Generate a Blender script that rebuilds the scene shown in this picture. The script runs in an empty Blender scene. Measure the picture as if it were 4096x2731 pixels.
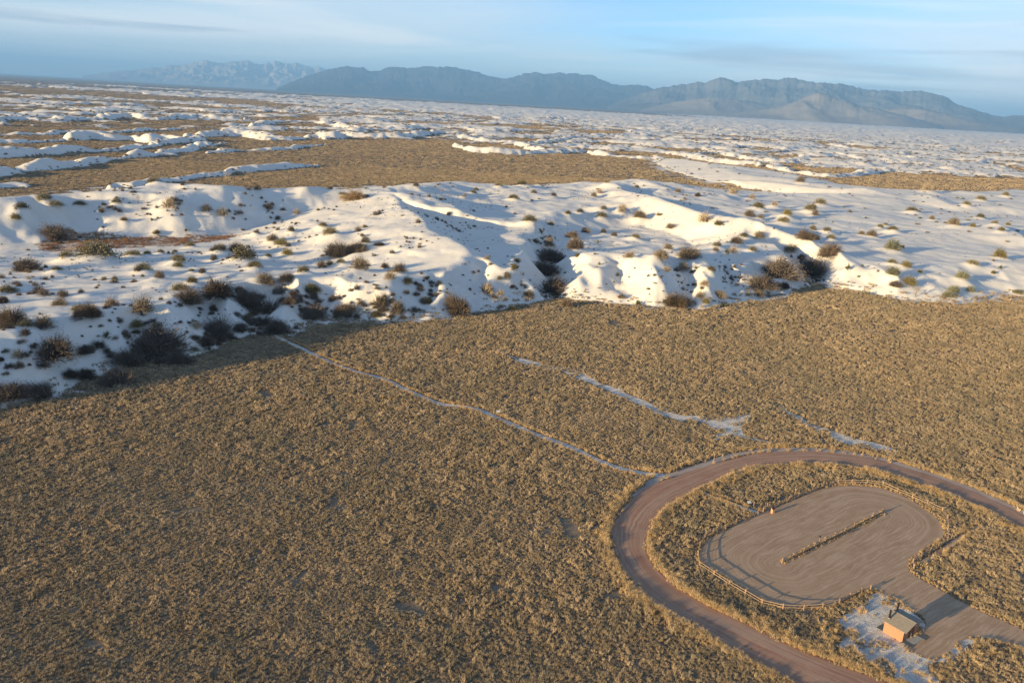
import bpy, bmesh, math, random
import numpy as np

random.seed(7)
RNG = np.random.default_rng(11)
scene = bpy.context.scene
COL = scene.collection

# ------------------------------------------------------------------ camera
PW, PH = 4096.0, 2731.0                       # pixel frame the survey was read in
FPX, CAMZ = 3186.0, 85.0                      # 28 mm on full frame, 85 m above the flat
HL, HR = 290.0, 522.0                         # horizon height at the left / right edge
ROLL = math.atan2(HR - HL, PW)
PITCH = math.atan2((PH / 2 - (HL + HR) / 2) * math.cos(ROLL), FPX)

def ray(px, py):
    x = px - PW / 2; y = py - PH / 2
    xr = x * math.cos(ROLL) + y * math.sin(ROLL)
    yr = -x * math.sin(ROLL) + y * math.cos(ROLL)
    return (xr, FPX * math.cos(PITCH) - yr * math.sin(PITCH), -FPX * math.sin(PITCH) - yr * math.cos(PITCH))

def G(px, py, z=0.0):
    """survey point: where the sight line meets the level z"""
    d = ray(px, py); t = (z - CAMZ) / d[2]
    return (d[0] * t, d[1] * t)

def frame(x0, y0, s):                          # survey sheets, each with its own origin and scale
    return lambda x, y, z=0.0: G(x0 + x / s, y0 + y / s, z)
A = frame(0, 0, 2352 / 4096)                   # overview sheet
Z1 = frame(0, 650, 2091 / 1400)
Z2 = frame(1200, 650, 1.68)
Z3 = frame(2400, 650, 2352 / 1696)
Z4 = frame(0, 0, 2352 / 2048)
Z5 = frame(2048, 0, 2352 / 2048)
ZR = frame(2396, 1731, 2352 / 1700)
ZT = frame(1000, 1200, 2352 / 1700)
ZX = frame(2700, 1150, 2352 / 1396)
ZB = frame(3296, 2331, 2.94)
ZP = frame(2700, 1880, 2.94)
ZQ = frame(3296, 1880, 2.94)

cam_d = bpy.data.cameras.new("camera"); cam = bpy.data.objects.new("camera", cam_d); COL.objects.link(cam)
cam_d.sensor_width = 36; cam_d.lens = FPX / PW * 36; cam_d.clip_start = 1; cam_d.clip_end = 400000
from mathutils import Matrix, Vector
Fw = Vector((0, math.cos(PITCH), -math.sin(PITCH))); R0 = Vector((1, 0, 0)); U0 = R0.cross(Fw)
Rt = R0 * math.cos(ROLL) + U0 * math.sin(ROLL); Up = U0 * math.cos(ROLL) - R0 * math.sin(ROLL)
M = Matrix((Rt, Up, -Fw)).transposed().to_4x4(); M.translation = (0, 0, CAMZ)
cam.matrix_world = M
scene.camera = cam

# ------------------------------------------------------------------ sun and sky
SHADOW_AZ = 55.0                               # degrees clockwise from +Y that shadows point to
SUN_EL = 8.4
saz = math.radians(SHADOW_AZ + 180)
sun_dir = Vector((math.sin(saz) * math.cos(math.radians(SUN_EL)), math.cos(saz) * math.cos(math.radians(SUN_EL)), math.sin(math.radians(SUN_EL))))
sd = bpy.data.lights.new("sun", 'SUN'); sun = bpy.data.objects.new("sun", sd); COL.objects.link(sun)
sd.energy = 5.0; sd.angle = math.radians(0.55); sd.color = (1.0, 0.76, 0.40)
sun.rotation_mode = 'QUATERNION'; sun.rotation_quaternion = sun_dir.to_track_quat('Z', 'Y')
sun.location = (-200, -150, 200)

def N(nt, typ, **kw):
    n = nt.nodes.new(typ)
    for k, v in kw.items():
        setattr(n, k, v)
    return n
def L(nt, a, b): nt.links.new(a, b)
def setin(n, **kw):
    for k, v in kw.items():
        n.inputs[k.replace('_', ' ')].default_value = v
def mix(nt, fac, a, b, blend='MIX'):
    m = N(nt, 'ShaderNodeMix', data_type='RGBA', blend_type=blend)
    for s, v in ((m.inputs[0], fac), (m.inputs[6], a), (m.inputs[7], b)):
        if hasattr(v, 'is_output') or isinstance(v, bpy.types.NodeSocket): L(nt, v, s)
        elif isinstance(v, (int, float)): s.default_value = v
        else: s.default_value = (*v[:3], 1)
    return m.outputs[2]
def ramp(nt, src, stops, interp='LINEAR'):
    r = N(nt, 'ShaderNodeValToRGB'); cr = r.color_ramp; cr.interpolation = interp
    while len(cr.elements) > 1: cr.elements.remove(cr.elements[-1])
    for i, (p, c) in enumerate(stops):
        e = cr.elements[0] if i == 0 else cr.elements.new(p)
        e.position = p; c = (c, c, c) if isinstance(c, (int, float)) else c; e.color = (*c, 1)
    L(nt, src, r.inputs[0]); return r.outputs[0]
def math_(nt, op, a, b=None, clamp=False):
    m = N(nt, 'ShaderNodeMath', operation=op, use_clamp=clamp)
    for i, v in enumerate((a, b)):
        if v is None: continue
        if isinstance(v, (int, float)): m.inputs[i].default_value = v
        else: L(nt, v, m.inputs[i])
    return m.outputs[0]
def noise(nt, vec, scale, detail=4, rough=.55, dist=0.0):
    n = N(nt, 'ShaderNodeTexNoise'); setin(n, Scale=scale, Detail=detail, Roughness=rough, Distortion=dist)
    if vec is not None: L(nt, vec, n.inputs['Vector'])
    return n.outputs[0]
def mapping(nt, vec, loc=(0, 0, 0), rot=(0, 0, 0), scale=(1, 1, 1)):
    m = N(nt, 'ShaderNodeMapping'); m.inputs[1].default_value = loc; m.inputs[2].default_value = rot; m.inputs[3].default_value = scale
    L(nt, vec, m.inputs[0]); return m.outputs[0]

world = bpy.data.worlds.new("World"); scene.world = world; world.use_nodes = True
wn = world.node_tree; wn.nodes.clear()
sky = N(wn, 'ShaderNodeTexSky', sky_type='NISHITA', sun_disc=False, sun_elevation=math.radians(SUN_EL), sun_rotation=saz)
sky.altitude = 1200; sky.air_density = 0.8; sky.dust_density = 0.25; sky.ozone_density = 3.0
wtc = N(wn, 'ShaderNodeTexCoord').outputs['Generated']
# thin high cloud: a broad veil with gaps, finer streaks inside it, and a few grey bands
c0 = noise(wn, mapping(wn, wtc, loc=(-2.034, -1.915, 3.142), scale=(1, 1, 3.2)), 1.15, 2, .5, .2)
c1 = noise(wn, mapping(wn, wtc, loc=(-0.981, 1.701, 2.486), scale=(1, 1, 11)), 1.7, 6, .52, .3)
c2 = noise(wn, mapping(wn, wtc, loc=(4.179, -2.249, -0.850), scale=(1, 1, 17)), 2.1, 7, .5, .4)
veil = math_(wn, 'ADD', math_(wn, 'MULTIPLY', c0, .62), math_(wn, 'MULTIPLY', c1, .38))
veil = ramp(wn, veil, [(.41, 0.0), (.55, 1.0)])
streak = ramp(wn, c2, [(.57, 0.0), (.67, 1.0)])
sep = N(wn, 'ShaderNodeSeparateXYZ'); L(wn, wtc, sep.inputs[0])
path = math_(wn, 'DIVIDE', .105, math_(wn, 'ADD', math_(wn, 'MAXIMUM', sep.outputs['Z'], 0.0), .05), True)   # a level sheet of cloud is seen through more of itself near the horizon
s1 = mix(wn, math_(wn, 'MULTIPLY', math_(wn, 'MULTIPLY', veil, .85), path), sky.outputs[0], (3.75, 4.0, 4.1))
c3 = noise(wn, mapping(wn, wtc, loc=(1.7, 5.2, 3.3), scale=(1, 1, 13)), 1.9, 7, .55, .5)
s1 = mix(wn, math_(wn, 'MULTIPLY', math_(wn, 'MULTIPLY', ramp(wn, c3, [(.50, 0.0), (.66, 1.0)]), .6), path), s1, (5.2, 5.1, 4.9))
s2 = mix(wn, math_(wn, 'MULTIPLY', math_(wn, 'MULTIPLY', streak, .5), path), s1, (1.35, 1.65, 2.25))
bg = N(wn, 'ShaderNodeBackground'); setin(bg, Strength=0.10); L(wn, s2, bg.inputs[0])
wo = N(wn, 'ShaderNodeOutputWorld'); L(wn, bg.outputs[0], wo.inputs[0])

vs = scene.view_settings
vs.view_transform = 'Standard'; vs.look = 'None'; vs.gamma = 1; vs.use_curve_mapping = False; vs.exposure = 1.4
scene.render.engine = 'CYCLES'
scene.cycles.max_bounces = 6; scene.cycles.diffuse_bounces = 3; scene.cycles.volume_bounces = 0
scene.cycles.use_denoising = True

# ------------------------------------------------------------------ numeric helpers
def _h(ix, iy, s):
    with np.errstate(over='ignore'):
        n = (ix.astype(np.int64) * 374761393 + iy.astype(np.int64) * 668265263 + s * 974711) & 0x7fffffff
        n = ((n ^ (n >> 13)) * 1274126177) & 0x7fffffff
        n = n ^ (n >> 16)
    return (n & 0xffff) / 65535.0
def vnoise(x, y, s=0):
    ix = np.floor(x); iy = np.floor(y); fx = x - ix; fy = y - iy
    fx = fx * fx * fx * (fx * (fx * 6 - 15) + 10); fy = fy * fy * fy * (fy * (fy * 6 - 15) + 10)
    a = _h(ix, iy, s); b = _h(ix + 1, iy, s); c = _h(ix, iy + 1, s); d = _h(ix + 1, iy + 1, s)
    return (a + (b - a) * fx + (c - a) * fy + (a - b - c + d) * fx * fy) * 2 - 1
def fbm(x, y, s=0, o=4, g=.5):
    t = 0; a = 1; n = 0
    for k in range(o):
        t = t + a * vnoise(x * 2 ** k + 17.3 * k, y * 2 ** k - 9.1 * k, s + k); n += a; a *= g
    return t / n
def ss(a, b, x):
    t = np.clip((x - a) / (b - a), 0, 1); return t * t * (3 - 2 * t)
def smin(a, b, k):
    h = np.clip(.5 + .5 * (b - a) / k, 0, 1); return b + (a - b) * h - k * h * (1 - h)
def smax(a, b, k): return -smin(-a, -b, k)
def pdist(X, Y, P):
    """distance, signed side (left +) and fraction along an open polyline"""
    P = np.asarray(P, float); D = np.full(X.shape, 1e18); S = np.zeros(X.shape); T = np.zeros(X.shape)
    seg = np.hypot(*(P[1:] - P[:-1]).T); cum = np.concatenate([[0], np.cumsum(seg)]); tot = cum[-1]
    for i in range(len(P) - 1):
        ax, ay = P[i]; bx, by = P[i + 1]; ux, uy = bx - ax, by - ay; l2 = ux * ux + uy * uy + 1e-12
        t = np.clip(((X - ax) * ux + (Y - ay) * uy) / l2, 0, 1)
        ex = X - ax - t * ux; ey = Y - ay - t * uy; d = ex * ex + ey * ey; m = d < D
        D = np.where(m, d, D); S = np.where(m, np.sign(ux * (Y - ay) - uy * (X - ax)), S); T = np.where(m, (cum[i] + t * seg[i]) / tot, T)
    return np.sqrt(D), S, T
def inside(X, Y, P):
    P = np.asarray(P, float); c = np.zeros(X.shape, bool); j = len(P) - 1
    for i in range(len(P)):
        xi, yi = P[i]; xj, yj = P[j]
        if yi != yj:
            c ^= ((yi > Y) != (yj > Y)) & (X < (xj - xi) * (Y - yi) / (yj - yi) + xi)
        j = i
    return c
def pts(f, L_, z=0.0): return [f(p[0], p[1], p[2] if len(p) > 2 else z) for p in L_]
def smooth_line(P, step=2.0):
    """Catmull-Rom through P, about `step` metres apart"""
    P = [np.array(p, float) for p in P]; Q = [2 * P[0] - P[1]] + P + [2 * P[-1] - P[-2]]; out = []
    for i in range(1, len(Q) - 2):
        p0, p1, p2, p3 = Q[i - 1:i + 3]; n = max(1, int(np.linalg.norm(p2 - p1) / step))
        for k in range(n):
            t = k / n; out.append(.5 * ((2 * p1) + (-p0 + p2) * t + (2 * p0 - 5 * p1 + 4 * p2 - p3) * t * t + (-p0 + 3 * p1 - 3 * p2 + p3) * t ** 3))
    out.append(P[-1]); return [tuple(q) for q in out]

# ------------------------------------------------------------------ terrain
FRONT = pts(A, [(-420, 1040), (-200, 990), (0, 935), (80, 920), (150, 903), (250, 862), (330, 842), (440, 826), (520, 787), (590, 770),
    (625, 768), (665, 768), (700, 742), (780, 734), (850, 736), (905, 742), (960, 738), (1020, 732), (1100, 722), (1150, 712), (1190, 700),
    (1230, 694), (1268, 690), (1300, 688), (1360, 694), (1430, 698), (1500, 705), (1560, 706), (1620, 708), (1680, 703), (1730, 692),
    (1790, 675), (1840, 662), (1880, 650), (1900, 660), (1960, 668), (2050, 687), (2150, 693), (2250, 693), (2352, 682), (2800, 690)])
BACK = pts(A, [(2900, 415), (2352, 438), (2150, 446), (2000, 440), (1950, 430), (1900, 418), (1800, 402), (1700, 392), (1600, 376), (1520, 366),
    (1495, 370), (1540, 392), (1600, 410), (1700, 430), (1780, 442), (1840, 452), (1780, 450), (1700, 444), (1600, 440), (1500, 433), (1400, 427),
    (1300, 428), (1200, 432), (1120, 436), (1060, 430), (960, 426), (860, 434), (800, 436), (650, 454), (520, 449), (430, 446), (360, 442),
    (300, 434), (240, 440), (150, 457), (60, 464), (0, 467), (-300, 480)])
MAIN = FRONT + BACK
HOLLOW = pts(A, [(-200, 566), (0, 560), (90, 556), (180, 545), (300, 546), (480, 544), (600, 530), (700, 521), (745, 522), (700, 535), (600, 545),
    (520, 552), (470, 563), (300, 574), (150, 580), (80, 572), (0, 574), (-200, 590)], 1.5)
HOLLOW_AX = pts(A, [(-200, 575), (0, 567), (180, 562), (300, 560), (480, 553), (600, 538), (745, 522)], 1.5)
HOLLOW2 = pts(A, [(1275, 565), (1320, 540), (1400, 522), (1480, 522), (1560, 545), (1590, 565), (1520, 592), (1420, 602), (1330, 602), (1285, 590)], 4)
RED = pts(A, [(95, 562), (130, 545), (200, 541), (300, 547), (480, 544), (560, 538), (520, 550), (440, 560), (300, 568), (170, 577), (100, 574)], 1.5)

def gully(pl, zf, z0, z1): return (pts(A, pl, zf), z0, z1)
GULLY = [gully([(1278, 700), (1274, 665), (1265, 625), (1252, 590), (1256, 550)], 3, -.5, 6.5),
         gully([(1884, 656), (1872, 636), (1846, 612), (1806, 594), (1760, 590)], 2.5, -.5, 5.0),
         gully([(640, 775), (612, 752), (596, 728), (600, 700), (640, 690)], 3, -.5, 6.0),
         gully([(700, 745), (720, 715), (740, 690)], 3, 0, 5.0),
         gully([(520, 790), (505, 760), (470, 720)], 3, 0, 6.0),
         gully([(345, 845), (350, 815), (335, 785)], 3, .5, 6.0),
         gully([(955, 742), (972, 705), (1000, 672)], 4, 0, 11.0), gully([(1105, 724), (1098, 690), (1112, 655)], 4, 0, 11.0),
         gully([(1455, 702), (1442, 672), (1418, 642)], 4, 0, 11.0), gully([(1600, 708), (1590, 672), (1560, 642)], 4, 0, 11.0), gully([(1705, 698), (1692, 668), (1660, 636)], 4, 0, 11.0)]
# crests riding on the dune plateau: (polyline, amplitude, width on its left, width on its right)
DOME = smooth_line(pts(Z2, [(500, 175), (560, 200), (620, 262), (665, 335), (730, 350), (800, 400), (850, 455), (930, 505), (1010, 535), (1090, 570), (1150, 620), (1235, 668), (1275, 705)], 16), 3.0)
DOME_Z = (21.0, 15.8)                           # the big smooth crest: height at its back and front end
WEST = Z2(330, 560, 9)                          # lower hummocky ground on its sunny side
CREST = [(pts(Z2, [(860, 285), (900, 335), (1000, 350), (1060, 385), (1110, 420)], 11), 1.9, 9, 22),
         (pts(Z2, [(960, 370), (1050, 425), (1110, 470), (1190, 500)], 10.5), 1.6, 8, 20),
         (pts(Z2, [(640, 220), (720, 225), (790, 250)], 12), 1.5, 9, 22),
         (pts(A, [(1385, 428), (1410, 448), (1450, 470), (1520, 492), (1600, 515), (1680, 535), (1750, 552), (1830, 575), (1875, 600)], 10), 5.2, 17, 17),
         (pts(A, [(1380, 425), (1440, 424), (1500, 440), (1560, 455)], 9), 2.6, 14, 14),
         (pts(A, [(2150, 500), (2215, 512), (2270, 530), (2330, 556), (2400, 585)], 9), 3.6, 10, 34),
         (pts(A, [(1560, 402), (1700, 416), (1800, 428), (1900, 442), (1990, 452), (2070, 470)], 6), 3.4, 14, 18),
         (pts(A, [(2040, 455), (2120, 462), (2180, 478), (2260, 482), (2400, 490)], 8), 2.5, 14, 18),
         (pts(A, [(160, 492), (260, 486), (400, 480), (520, 486), (610, 492), (690, 482), (760, 458), (800, 452)], 9), 2.2, 16, 7),
         (pts(A, [(1300, 605), (1370, 605), (1450, 612), (1490, 625), (1500, 650)], 9), 1.6, 10, 10),
         (pts(A, [(1500, 640), (1580, 610), (1680, 600), (1740, 612)], 9), 1.8, 10, 10)]

CREST = [(smooth_line(P, 2.5), a * 1.35, wl, wr) for P, a, wl, wr in CREST]
def ridge(f, P, w, h, z=4.0): return (pts(f, P, z), w, h)
RIDGES = [
    ridge(Z4, [(-300, 815), (0, 782), (180, 757), (330, 742), (480, 722), (600, 707), (750, 694), (870, 672), (960, 655), (1060, 650)], 13, 5),
    ridge(Z4, [(960, 690), (1060, 682), (1240, 676), (1400, 661), (1500, 656)], 9, 3),
    ridge(Z4, [(-300, 720), (0, 703), (150, 692), (330, 683), (480, 682), (640, 663), (760, 653), (830, 641), (950, 631)], 14, 6),
    ridge(Z4, [(-300, 650), (0, 641), (100, 641), (300, 637)], 11, 4),
    ridge(Z4, [(322, 634), (420, 622), (520, 630), (640, 630), (700, 640), (760, 630), (825, 640)], 24, 8),
    ridge(Z4, [(870, 624), (960, 617), (1040, 610), (1110, 606), (1180, 624), (1280, 633), (1400, 628), (1500, 622)], 24, 8),
    ridge(Z4, [(1510, 634), (1560, 618), (1680, 625), (1780, 628), (1880, 619), (1990, 606), (2060, 609), (2130, 614)], 24, 8),
    ridge(Z4, [(-200, 612), (0, 607), (180, 607), (330, 597), (500, 602), (650, 592), (760, 587), (850, 582)], 12, 4),
    ridge(Z4, [(-200, 548), (0, 543), (80, 539), (200, 548), (350, 543), (490, 539), (560, 529), (640, 534), (720, 543), (900, 534), (1000, 540), (1130, 548)], 26, 8),
    ridge(Z4, [(1160, 578), (1230, 560), (1340, 556), (1500, 563), (1620, 585), (1760, 592), (1900, 583), (2080, 575)], 24, 7),
    ridge(Z4, [(1180, 577), (1280, 582), (1420, 586), (1520, 590)], 14, 4),
    ridge(Z4, [(2120, 583), (2200, 600), (2280, 612), (2352, 615), (2500, 622)], 16, 6),
    ridge(Z4, [(2070, 660), (2140, 675), (2230, 690), (2352, 697), (2520, 694), (2680, 690)], 20, 6),
    ridge(Z4, [(520, 866), (600, 852), (700, 837), (800, 822), (900, 809), (1000, 796), (1100, 782), (1200, 771), (1330, 764), (1450, 757)], 9, 3.6, 2),
    ridge(Z4, [(-100, 838), (0, 832), (80, 828)], 18, 3),
    ridge(Z4, [(2100, 622), (2200, 640), (2300, 650), (2400, 662), (2480, 690)], 16, 6),
    ridge(Z5, [(350, 692), (450, 708), (560, 718), (680, 722), (760, 729), (830, 734)], 18, 6),
    ridge(Z5, [(330, 660), (420, 670), (560, 676), (660, 690), (720, 700), (830, 712), (900, 728), (1000, 743), (1140, 755)], 18, 6),
    ridge(Z5, [(540, 640), (640, 650), (740, 660), (840, 676), (930, 690), (1050, 717), (1200, 738), (1300, 737), (1360, 716)], 14, 6),
    ridge(Z5, [(1180, 742), (1230, 764), (1300, 782), (1400, 797), (1500, 803), (1580, 793), (1660, 782), (1760, 772), (1800, 762)], 12, 5),
    ridge(Z5, [(1060, 658), (1180, 672), (1300, 680), (1430, 690), (1550, 716), (1650, 733), (1750, 744), (1880, 742)], 14, 6),
    ridge(Z5, [(1330, 655), (1450, 664), (1600, 690), (1740, 708), (1880, 730), (1990, 748), (2120, 747), (2200, 745), (2360, 757), (2600, 765)], 16, 7),
    ridge(Z5, [(2200, 790), (2280, 805), (2380, 815)], 8, 2, 2),
    ridge(Z5, [(540, 620), (640, 618), (760, 628), (830, 634)], 16, 5),
    ridge(Z5, [(80, 655), (200, 640), (330, 622), (480, 615), (600, 612)], 16, 5)]
RIDGES = [(smooth_line(P, 14.0), w * (.72 if i < 16 else .85), h) for i, (P, w, h) in enumerate(RIDGES)]

MOUNDS = []                                     # (x, y, radius, height): sand gathered under shrubs

def terrain(X, Y, mounds=True):
    X = np.asarray(X, float); Y = np.asarray(Y, float)
    Hh = np.zeros(X.shape); Sd = np.zeros(X.shape)
    R = np.hypot(X, Y); AZ = np.degrees(np.arctan2(X, Y))
    # --- the wide dune field beyond
    k = np.where((R > 900) & (R < 26000) & (np.abs(AZ) < 60))[0]
    if len(k):
        x, y, r, az = X[k], Y[k], R[k], AZ[k]
        rot = math.radians(22); u = x * math.cos(rot) + y * math.sin(rot); v = -x * math.sin(rot) + y * math.cos(rot)
        wu = u + 60 * fbm(u / 160, v / 160, 47, 2); wv = v + 60 * fbm(u / 160, v / 160, 49, 2)
        lon = 1 - np.abs(fbm(wu / 330, wv / 120, 41, 4, .6)) * 2.3
        blob = fbm(wu / 260, wv / 170, 55, 4, .6)
        big = fbm(x / 2300, y / 750, 77, 3)
        dens = -.20 + .44 * ss(-10, 22, az) * ss(1500, 4800, r) + .42 * ss(3500, 8000, r) * ss(-26, 0, az) + .55 * big - .9 * (1 - ss(1400, 1750, r)) \
            - 1.2 * ss(11000, 13000, r) * (1 - ss(8, 16, az)) - .22 * ss(2600, 5200, r) * (1 - ss(-30, -12, az)) - 1.5 * ss(20000, 24000, r)
        q = .60 * lon + .80 * blob + dens
        body = ss(.10, .55, q)
        far = ss(3000, 9000, r)
        h = body * (7.0 + 8.5 * fbm(wu / 150, wv / 52, 91, 4, .55)) * (1 + .5 * far) + body * 2.2 * fbm(x / 22, y / 22, 5, 2) * (1 - far)
        Hh[k] = np.maximum(h, 0); Sd[k] = ss(.05, .24, q + .16 * fbm(x / 20, y / 20, 15, 3) - .10)
    # --- long arms between the grass flats
    for P, w, h in RIDGES:
        P_ = np.asarray(P); mg = w * 3 + 16
        k = np.where((X > P_[:, 0].min() - mg) & (X < P_[:, 0].max() + mg) & (Y > P_[:, 1].min() - mg) & (Y < P_[:, 1].max() + mg))[0]
        if not len(k): continue
        x, y = X[k], Y[k]
        d, s, t = pdist(x + 14 * fbm(x / 38, y / 38, 33, 3), y + 14 * fbm(x / 38, y / 38, 35, 3), P)
        nn = fbm(x / 45, y / 45, 31, 3); n2 = fbm(x / 14, y / 14, 37, 2)
        ww = w * (1 + .75 * nn + .38 * n2) * (.35 + .65 * ss(0, .08, t) * ss(0, .08, 1 - t))
        pr = np.clip(1 - (d / ww) ** 2, 0, 1)
        hh = 1.05 * h * pr ** .75 * np.maximum(.12, 1 + .95 * nn + .32 * n2) + pr * .6 * np.clip(fbm(x / 6, y / 6, 39, 2), 0, 1)
        Hh[k] = smax(Hh[k], hh, .3) - .03; Sd[k] = np.maximum(Sd[k], ss(1.35, 1.0, d / ww + .25 * n2))
    # --- the near dune mass
    B = np.asarray(MAIN); k = np.where((R > 150) & (R < 1700) & (X > -900) & (X < 1100) & (Y > 100) & (Y < 1500))[0]
    if len(k):
        x, y = X[k], Y[k]
        n30 = fbm(x / 30, y / 30, 3, 3); n9 = fbm(x / 9, y / 9, 8, 2); n70 = fbm(x / 85, y / 85, 13, 3)
        xw = x + 4.5 * fbm(x / 20, y / 20, 61, 3); yw = y + 4.5 * fbm(x / 20, y / 20, 66, 3)
        ins = inside(xw, yw, MAIN)
        kk = np.where(ins)[0]
        if len(kk):
            xx, yy = xw[kk], yw[kk]; x0, y0 = x[kk], y[kk]
            df, _, tf = pdist(xx, yy, FRONT); db, _, tb = pdist(xx, yy, BACK)
            slope = .64 + .12 * ss(0, -60, xx) - .36 * ss(165, 215, xx)
            hp = 13.2 + 7.5 * ss(-20, -100, xx) - 3.2 * ss(150, 240, xx) + 3.0 * n70[kk] + 1.7 * n30[kk] * (1 - .7 * ss(170, 260, xx)) + .35 * n9[kk]
            hp = hp + (2.0 * ss(-70, -120, xx) + 3.5 * np.exp(-((df - 27) / 11) ** 2) * ss(-30, -80, xx))
            # interdune floors and gullies
            inh = inside(xx, yy, HOLLOW); dh, _, _ = pdist(xx, yy, HOLLOW + HOLLOW[:1]); dh = np.where(inh, 0, dh)
            hax = np.asarray(HOLLOW_AX); side = ss(-6, 12, (yy - np.interp(xx, hax[:, 0], hax[:, 1])) * .8)
            hp = smin(hp, 1.4 + dh * (.07 + (.50 - .22 * ss(-150, -95, xx)) * side) + .12 * n9[kk], 1.2)
            inh = inside(xx, yy, HOLLOW2); dh, _, _ = pdist(xx, yy, HOLLOW2 + HOLLOW2[:1]); dh = np.where(inh, 0, dh)
            hp = smin(hp, 4.2 + dh * .34 + .25 * n9[kk], 1.5)
            hb = .16 * db + .6
            spur = 1 - 2 * np.abs(fbm(x0 / 26, y0 / 26, 71, 3)) 
            hf = (df + ((10.0 - 6.0 * ss(-30, -80, xx)) * (spur - .50) + .8 * n9[kk]) * ss(1, 14, df) * (1 - .75 * ss(165, 230, xx))) * slope
            hf = np.maximum(hf, df * .12)
            west = np.exp(-(((xx - WEST[0]) / 34) ** 2 + ((yy - WEST[1]) / 46) ** 2)); hp = hp - 4.5 * west
            d, s_, t = pdist(x0 + 2.0 * n30[kk], y0 + 2.0 * n30[kk], DOME)
            ends = ss(0, .10, t) * ss(0, .05, 1 - t)
            hd = (DOME_Z[0] + (DOME_Z[1] - DOME_Z[0]) * t) - (np.where(s_ > 0, .46, .185) * (np.sqrt(d * d + 6) - 2.45)) - 8 * (1 - ends) + .5 * n30[kk]
            hp = smax(hp, hd, .7)
            hm = smin(smin(hp, hb, 1.5), hf, 1.3)
            for P, amp, wl, wr in CREST:
                P_ = np.asarray(P); mg = 3 * max(wl, wr)
                c = np.where((xx > P_[:, 0].min() - mg) & (xx < P_[:, 0].max() + mg) & (yy > P_[:, 1].min() - mg) & (yy < P_[:, 1].max() + mg))[0]
                if not len(c): continue
                d, s, t = pdist(x0[c] + 1.5 * n30[kk][c], y0[c] + 1.5 * n9[kk][c], P)
                w = wr + (wl - wr) * ss(-5, 5, d * s); e = ss(0, .25, t) * ss(0, .25, 1 - t)
                pr = np.exp(-(d / w) ** 2 * .9) * .45 + np.clip(1 - d / (1.6 * w), 0, 1) ** 1.25 * .55
                hm[c] += amp * pr * e * ss(0, 10, df[c])
            for gi, (P, z0, z1) in enumerate(GULLY):
                P_ = np.asarray(P); mg = 26
                c = np.where((xx > P_[:, 0].min() - mg) & (xx < P_[:, 0].max() + mg) & (yy > P_[:, 1].min() - mg) & (yy < P_[:, 1].max() + mg))[0]
                if not len(c): continue
                d, s, t = pdist(xx[c], yy[c], P)
                hm[c] = smin(hm[c], np.maximum(z0 + (z1 - z0) * t * t, 0) + np.maximum(d - (4.0 if gi < 6 else 1.0), 0) * (.95 if gi < 6 else .58), .8 if gi < 6 else 2.0)
            rough = ss(3, 14, df) * (.35 + .65 * ss(.0, .5, n70[kk] + .2)) * (1 - .75 * ss(190, 260, xx))
            hm += rough * (1.3 * np.clip(fbm(x0 / 19, y0 / 19, 27, 2), -.2, 1) + .6 * np.clip(fbm(x0 / 8, y0 / 8, 23, 1), 0, 1) + .05 * fbm(x0 / 3, y0 / 3, 24, 1))
            hm = np.maximum(hm, 0) 
            Hh[k[kk]] = np.maximum(Hh[k[kk]], hm); Sd[k[kk]] = 1.0
        # thin sand blown out over the turf next to the dune, and bare patches
        if True:
            d, _, _ = pdist(x, y, FRONT)
            fr = ss(13, 0, d + 7 * n9 + 4 * n30) * (~ins) * .8
            d2, _, _ = pdist(x, y, BACK)
            fr2 = ss(45, 0, d2 + 22 * n30 + 10 * n9) * (~ins)
            Sd[k] = np.maximum(Sd[k], np.maximum(fr, fr2) * ss(-.25, .25, n9))
    if mounds and MOUNDS:
        order = np.argsort(X); Xs = X[order]
        for mx, my, mr, mh in MOUNDS:
            a, b = np.searchsorted(Xs, [mx - 2.6 * mr, mx + 2.6 * mr]); c = order[a:b]
            if not len(c): continue
            d2 = ((X[c] - mx) ** 2 + (Y[c] - my) ** 2) / mr ** 2
            Hh[c] += mh * np.exp(-d2 * 1.4)
    return Hh, Sd

def hit(px, py):
    """first place where the sight lines px,py meet the land"""
    px = np.atleast_1d(px).astype(float); py = np.atleast_1d(py).astype(float)
    x = px - PW / 2; y = py - PH / 2
    xr = x * math.cos(ROLL) + y * math.sin(ROLL); yr = -x * math.sin(ROLL) + y * math.cos(ROLL)
    D = np.stack([xr, FPX * math.cos(PITCH) - yr * math.sin(PITCH), -FPX * math.sin(PITCH) - yr * math.cos(PITCH)], 1)
    z = np.concatenate([np.linspace(17, 0, 120)])
    T = (z[None, :] - CAMZ) / D[:, 2:3]
    X = D[:, :1] * T; Y = D[:, 1:2] * T
    h, s = terrain(X.ravel(), Y.ravel(), False); h = h.reshape(X.shape)
    below = h >= z[None, :] - 1e-6; below[:, -1] = True
    i = below.argmax(1); r = np.arange(len(px))
    return X[r, i], Y[r, i], np.minimum(h[r, i], z[i] + .3)

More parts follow.
